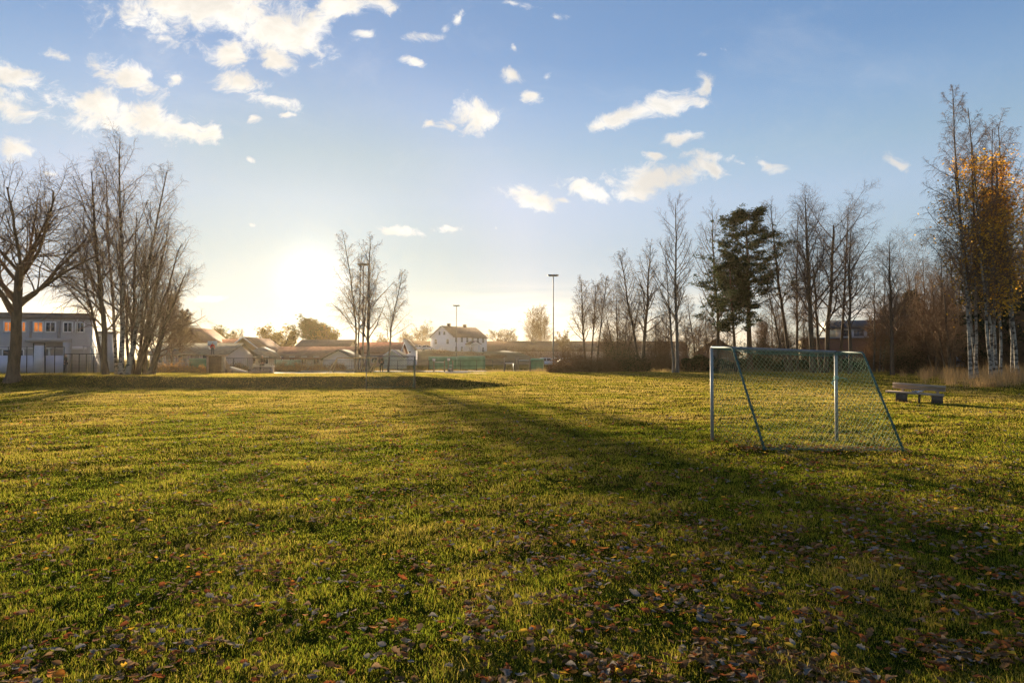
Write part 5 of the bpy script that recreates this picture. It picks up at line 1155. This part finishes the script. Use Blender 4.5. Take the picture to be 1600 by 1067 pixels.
# ---------------------------------------------------------------- cars
def car(label, px, d, zoff, col, rot, grp, mound=False):
    x = X(px, d); z = mz(x, d) if mound else gzf(x, d); t = thing('parked_car', label, 'car', (x, d, z+zoff), rot, grp)
    body = [(-2.1, .35), (-2.15, .62), (-1.95, .82), (-1.2, .90), (1.15, .86), (1.95, .74), (2.15, .55), (2.1, .32)]
    cab = [(-1.75, .895), (-1.25, 1.38), (-.9, 1.46), (.25, 1.44), (1.15, .88)]
    m = mat('car_paint_'+col[0], col[1], .3, .03, 1., spec=.6)
    MB().prism(body[::-1], 'y', -.86, .86).build('body', m, t)
    MB().prism(cab[::-1], 'y', -.70, .70).build('roof', m, t)
    for s in (-1, 1):
        y0, y1 = sorted((s*.702, s*.715)); MB().prism([(-1.45, .93), (-1.12, 1.32), (-.35, 1.38), (-.35, .93)][::-1], 'y', y0, y1).prism([(-.25, .93), (-.25, 1.38), (.25, 1.36), (.95, .93)][::-1], 'y', y0, y1).build('side_window', GLASS, t)
    MB().quads([[(1.12, -.62, .93), (1.12, .62, .93), (.36, .60, 1.43), (.36, -.60, 1.43)]]).build('windscreen', GLASS, t)
    for wx in (-1.3, 1.3):
        for wy in (-.80, .80):
            w = MB().tube([(wx, wy-.1, .32), (wx, wy+.1, .32)], .32, 16).build('wheel', mat('rubber', (.02, .02, .02)), t); MB().tube([(wx, wy-.105 if wy < 0 else wy+.101, .32), (wx, wy-.101 if wy < 0 else wy+.105, .32)], .19, 12).build('rim', SILV, w)
    for s in (-1, 1): MB().box(2.06, 2.16, s*.62-.16, s*.62+.16, .56, .68).build('headlight', GLASS_L, t)
G8 = 'cars parked beyond the field'
car('white car parked on the mound beside the farmhouse gable', 655, 187, .0, ('white', (.75, .75, .76)), .2, G8, True); car('silver car parked close to the farmhouse wall on the mound', 668, 186, .0, ('silver', (.50, .51, .53)), .1, G8, True)
car('pale blue car at the bushes just left of the free standing mast', 856, 112, .15, ('blue', (.42, .50, .58)), .1, G8); car('silver car parked behind the free standing mast', 875, 114, .15, ('silver', (.50, .51, .53)), .05, G8); car('white car nose deep behind the russet bush', 889, 110, .15, ('white', (.75, .75, .76)), .3, G8)
# ---------------------------------------------------------------- people
SKIN = mat('skin', (.42, .26, .19), .6, .08, 10.)
def skin_mesh(name, verts, edges, radii, m, parent, root=0, sub=2):
    me = bpy.data.meshes.new(name); me.from_pydata(verts, edges, []); o = obj(name, me, m, parent)
    md = o.modifiers.new('Skin', 'SKIN')
    if not me.skin_vertices: me.skin_vertices.new()
    for i, r_ in enumerate(radii): me.skin_vertices[0].data[i].radius = (r_, r_) if not isinstance(r_, tuple) else r_; me.skin_vertices[0].data[i].use_root = (i == root)
    s = o.modifiers.new('Subdivision', 'SUBSURF'); s.levels = sub; s.render_levels = sub
    return o
def person(label, loc, rot, h, jacket, trousers, pose='stand', hair=(.05, .035, .025), cap=None):
    t = thing('person', label, 'person', loc, rot, None, h/1.75)
    if pose == 'stand':
        hip, kn, an, toe = (.10, 0, .92), (.12, -.02, .49), (.13, .02, .08), (.15, -.13, .04); sho, el, wr, hd = (.19, 0, 1.42), (.25, .03, 1.14), (.22, -.10, .90), (.20, -.15, .82); ch, nk, he = (0, .01, 1.30), (0, 0, 1.50), (0, -.02, 1.64); pl = (0, .0, .98)
    else:
        hip, kn, an, toe = (.10, 0, .10), (.14, -.42, .12), (.14, -.46, -.32), (.15, -.60, -.36); sho, el, wr, hd = (.19, -.06, .60), (.25, -.16, .36), (.18, -.36, .22), (.14, -.42, .18); ch, nk, he = (0, -.02, .48), (0, -.07, .68), (0, -.11, .82); pl = (0, .0, .14)
    mr = lambda p: (-p[0], p[1], p[2])
    top = (he[0], he[1], he[2]+.12)
    V = [pl, ch, nk, he, top, sho, el, wr, hd, mr(sho), mr(el), mr(wr), mr(hd), hip, kn, an, toe, mr(hip), mr(kn), mr(an), mr(toe)]
    E = [(0, 1), (1, 2), (2, 3), (3, 4), (1, 5), (5, 6), (6, 7), (7, 8), (1, 9), (9, 10), (10, 11), (11, 12), (0, 13), (13, 14), (14, 15), (15, 16), (0, 17), (17, 18), (18, 19), (19, 20)]
    R = [.13, .13, .055, .095, .06, .055, .045, .032, .04, .055, .045, .032, .04, .08, .055, .04, .04, .08, .055, .04, .04]
    skin_mesh('body', V, E, R, SKIN, t)
    jm = mat('jacket_%d%d%d' % tuple(int(c*100) for c in jacket), jacket, .85, .15, 6.); tm = mat('trousers_%d%d%d' % tuple(int(c*100) for c in trousers), trousers, .85, .15, 6.)
    low_ = tuple(np.array(pl)*.9 + np.array(ch)*.1)
    skin_mesh('jacket', [low_, ch, nk, sho, el, wr, mr(sho), mr(el), mr(wr)], [(0, 1), (1, 2), (1, 3), (3, 4), (4, 5), (1, 6), (6, 7), (7, 8)], [(.19, .15), (.20, .15), .075, .085, .07, .055, .085, .07, .055], jm, t)
    skin_mesh('trousers', [pl, hip, kn, an, mr(hip), mr(kn), mr(an)], [(0, 1), (1, 2), (2, 3), (0, 4), (4, 5), (5, 6)], [(.16, .13), .10, .078, .065, .10, .078, .065], tm, t)
    for s in (1, -1):
        a_ = np.array(an)*np.array([s, 1, 1]); b_ = np.array(toe)*np.array([s, 1, 1]); skin_mesh('shoe', [tuple(a_), tuple((a_+b_)/2 - np.array([0, 0, .01])), tuple(b_)], [(0, 1), (1, 2)], [.06, .058, .05], mat('shoe_dark', (.03, .03, .03)), t)
    hb_ = (he[0], he[1]+.03, he[2]+.03)
    skin_mesh('hat' if cap else 'hair', [hb_, (top[0], top[1]+.02, top[2]+.015)], [(0, 1)], [.105, .075], mat('hair_dark', hair) if not cap else mat('hat_pale', cap), t)
    return t
x, y, z = at(596, 73); person('person in dark clothes standing on the grass by the swing frame', (x, y, z+.02), .5, 1.72, (.035, .03, .025), (.03, .028, .026))
x, y, z = at(103, 59); person('person in dark jacket walking along the mesh fence by the grey building', (x, y, z+.02), -.9, 1.72, (.05, .045, .045), (.10, .09, .085))
person('person in dark jacket and pale cap sitting on the concrete block', (X(407, 60), 60.45, SITZ+.0), .3, 1.7, (.06, .045, .035), (.05, .045, .04), 'sit', cap=(.7, .66, .6))
d = 59.35; person('person in red jacket standing on top of the tall boarded ramp', (X(332, d), d, gzf(X(336, 59), 59)+Z(556.5, 59)-gzf(X(336, 59), 59)+.14), .4, 1.05, (.45, .03, .025), (.06, .05, .05), hair=(.04, .03, .02))
